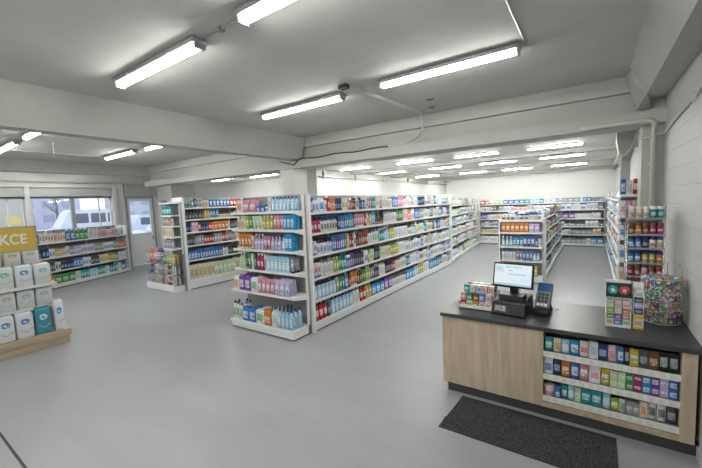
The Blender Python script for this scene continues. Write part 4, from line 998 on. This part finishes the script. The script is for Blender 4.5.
# round wire basket full of coloured balls
BC = Vector((.565, 4.36)); BR = .155
bk = thing('ball_basket', 'round chrome wire basket heaped with colourful balls at wall end of worktop', 'basket', (BC.x, BC.y, .9))
m = MB()
for k in range(28):
    a = 2 * PI * k / 28; m.tube([(BR * math.cos(a), BR * math.sin(a), .012), (BR * math.cos(a), BR * math.sin(a), .43)], .002, 4)
m.build('upright_wires', M_CHROME, bk)
for z in (.012, .12, .22, .32, .43):
    MB().tube([(BR * math.cos(2 * PI * k / 32), BR * math.sin(2 * PI * k / 32), z) for k in range(33)], .005, 6).build('hoop', M_CHROME, bk)
MB().lathe([(.01, .004), (BR - .006, .004), (BR - .006, .01), (.01, .01)], 24).build('tray', M_GREYMETAL, bk)
tp = MB(); 
for k in range(3):
    a = .3 + k * .9; tp.tube([(BR * math.cos(a), BR * math.sin(a), .42), (BR * 1.02 * math.cos(a), BR * 1.02 * math.sin(a), .53), (BR * .8 * math.cos(a), BR * .8 * math.sin(a), .56)], .003, 5)
tp.build('hook_wires', M_CHROME, bk)
BCOL = {'blue': (.08, .2, .5), 'green': (.1, .4, .2), 'red': (.5, .06, .07), 'yellow': (.6, .5, .12), 'purple': (.25, .12, .4), 'teal': (.05, .35, .38), 'white': (.7, .7, .68), 'orange': (.6, .25, .06), 'pink': (.6, .3, .4)}
for k, c in BCOL.items(): PAL['ball ' + k] = (tuple(x * .6 + .06 for x in c), tuple(min(.8, x * .3 + .5) for x in c))
ballme = {}
def ball_mat(k):
    m = bpy.data.materials.new('ball_' + k); m.use_nodes = True; N, L = nt(m); b = N['Principled BSDF']; b.inputs['Roughness'].default_value = .25
    tc = N.new('ShaderNodeTexCoord'); n = N.new('ShaderNodeTexNoise'); n.inputs['Scale'].default_value = 2.2; n.inputs['Detail'].default_value = 0
    r = N.new('ShaderNodeValToRGB'); r.color_ramp.interpolation = 'CONSTANT'; c = PAL['ball ' + k]
    r.color_ramp.elements[0].color = (*c[0], 1); r.color_ramp.elements[1].position = .55; r.color_ramp.elements[1].color = (*c[1], 1)
    L.new(tc.outputs['Generated'], n.inputs['Vector']); L.new(n.outputs[0], r.inputs[0]); L.new(r.outputs[0], b.inputs['Base Color'])
    return m
for k in BCOL:
    ballme[k] = MB().lathe([(.029 * math.sin(PI * j / 8) + .0002, .029 - .029 * math.cos(PI * j / 8)) for j in range(9)], 12).mesh('ball', [ball_mat(k)])
balls = {}
lv = 0; z = .015
while z < .385:
    for ring, n in ((BR - .036, 12), (BR - .098, 5)):
        off = lv * .5
        for k in range(n):
            a = 2 * PI * (k + off) / n
            if ring < BR - .05 and z < .3: continue
            if math.sin(a) > .45 and z < .3: continue
            cn = RND.choice(list(BCOL)); o = bpy.data.objects.new('toy_ball', ballme[cn]); COL.objects.link(o)
            o.location = (BC.x + ring * math.cos(a), BC.y + ring * math.sin(a), .9 + z); o.rotation_euler = (0, 0, RND.random() * 6)
            o['category'] = 'ball'; o['group'] = '%s balls in round wire basket' % cn
            hgt = 'lower half' if z < .2 else 'upper half'
            o['group'] = '%s balls in %s of round wire basket' % (cn, hgt); o['label'] = '%s patterned ball in %s of round wire basket on worktop' % (cn, hgt)
    z += .0525; lv += 1

# tall wire rack with tubs and jars behind the desk
RKX, RKY = .33, 4.86
rk = thing('tall_wire_rack', 'tall narrow wire rack of jars behind the cash desk by the wall', 'wire rack', (RKX, RKY, 0))
W_, D_ = .31, .2
for x in (0, W_):
    for y in (0, D_): MB().tube([(x, y, 0), (x, y, 2.0)], .006, 6).build('upright', M_CHROME, rk)
ZT_ = [1.865, 1.69, 1.54, 1.38, 1.23, 1.08, .92, .75]
for z in ZT_:
    m = MB()
    for k in range(9): m.tube([(k * W_ / 8, 0, z), (k * W_ / 8, D_, z)], .002, 4)
    for y in (0, D_): m.tube([(0, y, z), (W_, y, z)], .004, 5)
    m.tube([(0, -.002, z + .035), (W_, -.002, z + .035)], .003, 5)
    s = m.build('wire_shelf', M_CHROME, rk); MB().box(0, W_, -.008, -.004, z - .012, z + .008).build('price_rail', M_GREYMETAL, s)
MB().box(-.01, W_ + .01, D_ + .01, D_ + .015, .7, 1.96).build('back_grid', M_GREYMETAL, rk)
jc = [['white and orange', 'white and gold', 'white and gold', 'teal', 'teal'], ['brown', 'orange', 'brown', 'crimson', 'crimson'], ['blue', 'blue', 'navy', 'white and red', 'white and orange'], ['bright blue', 'blue', 'yellow', 'yellow', 'orange'],
      ['crimson', 'brown', 'pale pink', 'brown', 'crimson'], ['pale pink', 'crimson', 'brown', 'pink', 'brown'], ['green', 'orange', 'pale green', 'white', 'yellow'], ['lilac', 'white', 'navy', 'blue', 'pink']]
for r, z in enumerate(ZT_):
    for k in range(5):
        cn = jc[r][k]; capn = 'white' if r in (0,) else 'brown' if r in (1, 4, 5) else 'navy' if r in (2, 3) else 'white'
        objs = []
        for q in range(2):
            o = product('storage_jar', cn, capn, (.056, .056, .122)); o.matrix_world = Matrix.Translation((RKX + .034 + k * .0605, RKY + .036 + q * .07, z + .003)); objs.append(o)
        batch(objs, 'storage_jar', cn, capn, 'in %s tier of tall wire rack' % (ORD[r] if r else 'top'), 'the aisle side')

# ------------------------------------------------------------------ outside the windows
SNOW = mat('snow', (.78, .8, .84), .9, noise=.05, nscale=1)
struct('ground_outside', (-90, XL - .31, -30, 50, -.4, -.05), SNOW)
def vehicle(name, label, x, y, l, h, col, van=True):
    t = thing(name, label, 'vehicle', (x, y, -.05)); bodym = mat('paint ' + label[:12], col, .3, coat=.5)
    w_ = 1.9
    if van: prof = [(0, .35), (.0, .9), (.04, 1.1), (.16, 1.25), (.27, h * .93), (.32, h), (.97, h), (1, h * .9), (1, .35)]
    else: prof = [(0, .35), (.0, .75), (.05, .9), (.25, 1.0), (.37, h * .96), (.44, h), (.72, h), (.86, 1.08), (.98, 1.0), (1, .35)]
    MB().loft([[(xx, p * l, z) for p, z in prof] for xx in (0, w_)]).build('body', bodym, t)
    gm = mat('car_glass', (.1, .12, .15), .1)
    if van:
        for a, b in ((.3, .5), (.53, .72), (.75, .94)): MB().box(w_, w_ + .01, a * l, b * l, h * .58, h * .88).build('window', gm, t)
    else:
        for a, b in ((.36, .55), (.57, .76)): MB().box(w_, w_ + .01, a * l, b * l, 1.05, h * .93).build('window', gm, t)
    for yy in (.17, .82):
        for xx in (w_ - .2, 0): 
            MB().loft([[(q, yy * l + .33 * math.cos(a), .33 + .33 * math.sin(a)) for a in (2 * PI * k / 16 for k in range(16))] for q in (xx, xx + .22)]).build('wheel', M_DARK, t)
    return t
vehicle('minibus', 'white minibus parked in snow outside the street windows', -36, 8.6, 5.6, 2.62, (.72, .73, .76))
vehicle('parked_car', 'pale car parked beside the minibus, seen through the widest window', -33, 12.8, 4.2, 2.0, (.62, .66, .74), True)
vehicle('parked_car', 'snowy white car seen through the door glass', -27, 11.4, 4.3, 1.5, (.7, .72, .76), False)
vehicle('parked_car', 'dark blue car seen low through the door glass', -22, 10.0, 4.3, 1.42, (.25, .32, .45), False)
vehicle('parked_car', 'grey car parked outside the first window past the sign', -38, 2.0, 4.4, 1.7, (.5, .52, .56), False)
def building(label, x, y0, y1, h, col, trim_c, rows):
    t = thing('building', label, 'building', (x, y0, -.05)); MB().box(-6, 0, 0, y1 - y0, 0, h).build('wall', mat('facade ' + label[:14], col, .8), t)
    MB().box(-6.2, .15, -.1, y1 - y0 + .1, h, h + .25).build('roof', SNOW, t)
    n = int((y1 - y0) / 2.6)
    for r in range(rows):
        for k in range(n):
            a = .6 + k * (y1 - y0 - .6) / n; MB().box(0, .06, a, a + 1.5, 1.2 + r * 2.3, 2.4 + r * 2.3).build('window', mat('pane ' + label[:6], trim_c, .4), t)
building('low ochre building with yellow panels across the snowy street', -62, -6, 14.5, 4.6, (.55, .5, .42), (.75, .6, .2), 1)
building('tall pale lilac block of flats seen above the minibus', -75, 15.5, 24, 9, (.6, .58, .68), (.4, .42, .52), 3)
building('grey building seen through the door glass', -64, 26, 40, 6.5, (.52, .53, .6), (.35, .38, .46), 2)
def bare_tree(x, y, h, label):
    t = thing('bare_tree', label, 'tree', (x, y, -.05)); bk_ = mat('bark', (.2, .17, .16), .9)
    tr_ = MB().tube([(0, 0, 0), (.05, .1, h * .4), (.0, .05, h)], .12, 6).build('trunk', bk_, t); r_ = random.Random(int(h * 100 + y))
    for k in range(12):
        z = h * r_.uniform(.3, .9); a = r_.uniform(0, 6.3); l = h * .35 * r_.uniform(.5, 1)
        MB().tube([(0, .05, z), (l * .5 * math.cos(a), l * .5 * math.sin(a), z + l * .4), (l * math.cos(a), l * math.sin(a), z + l * .9)], .035, 5).build('branch', bk_, t)
bare_tree(-52, 14.2, 6, 'bare tree beside the ochre building across the street')
bare_tree(-50, 27, 7, 'bare tree seen through upper part of the door glass')

write_labels()
print('products', N_PROD)
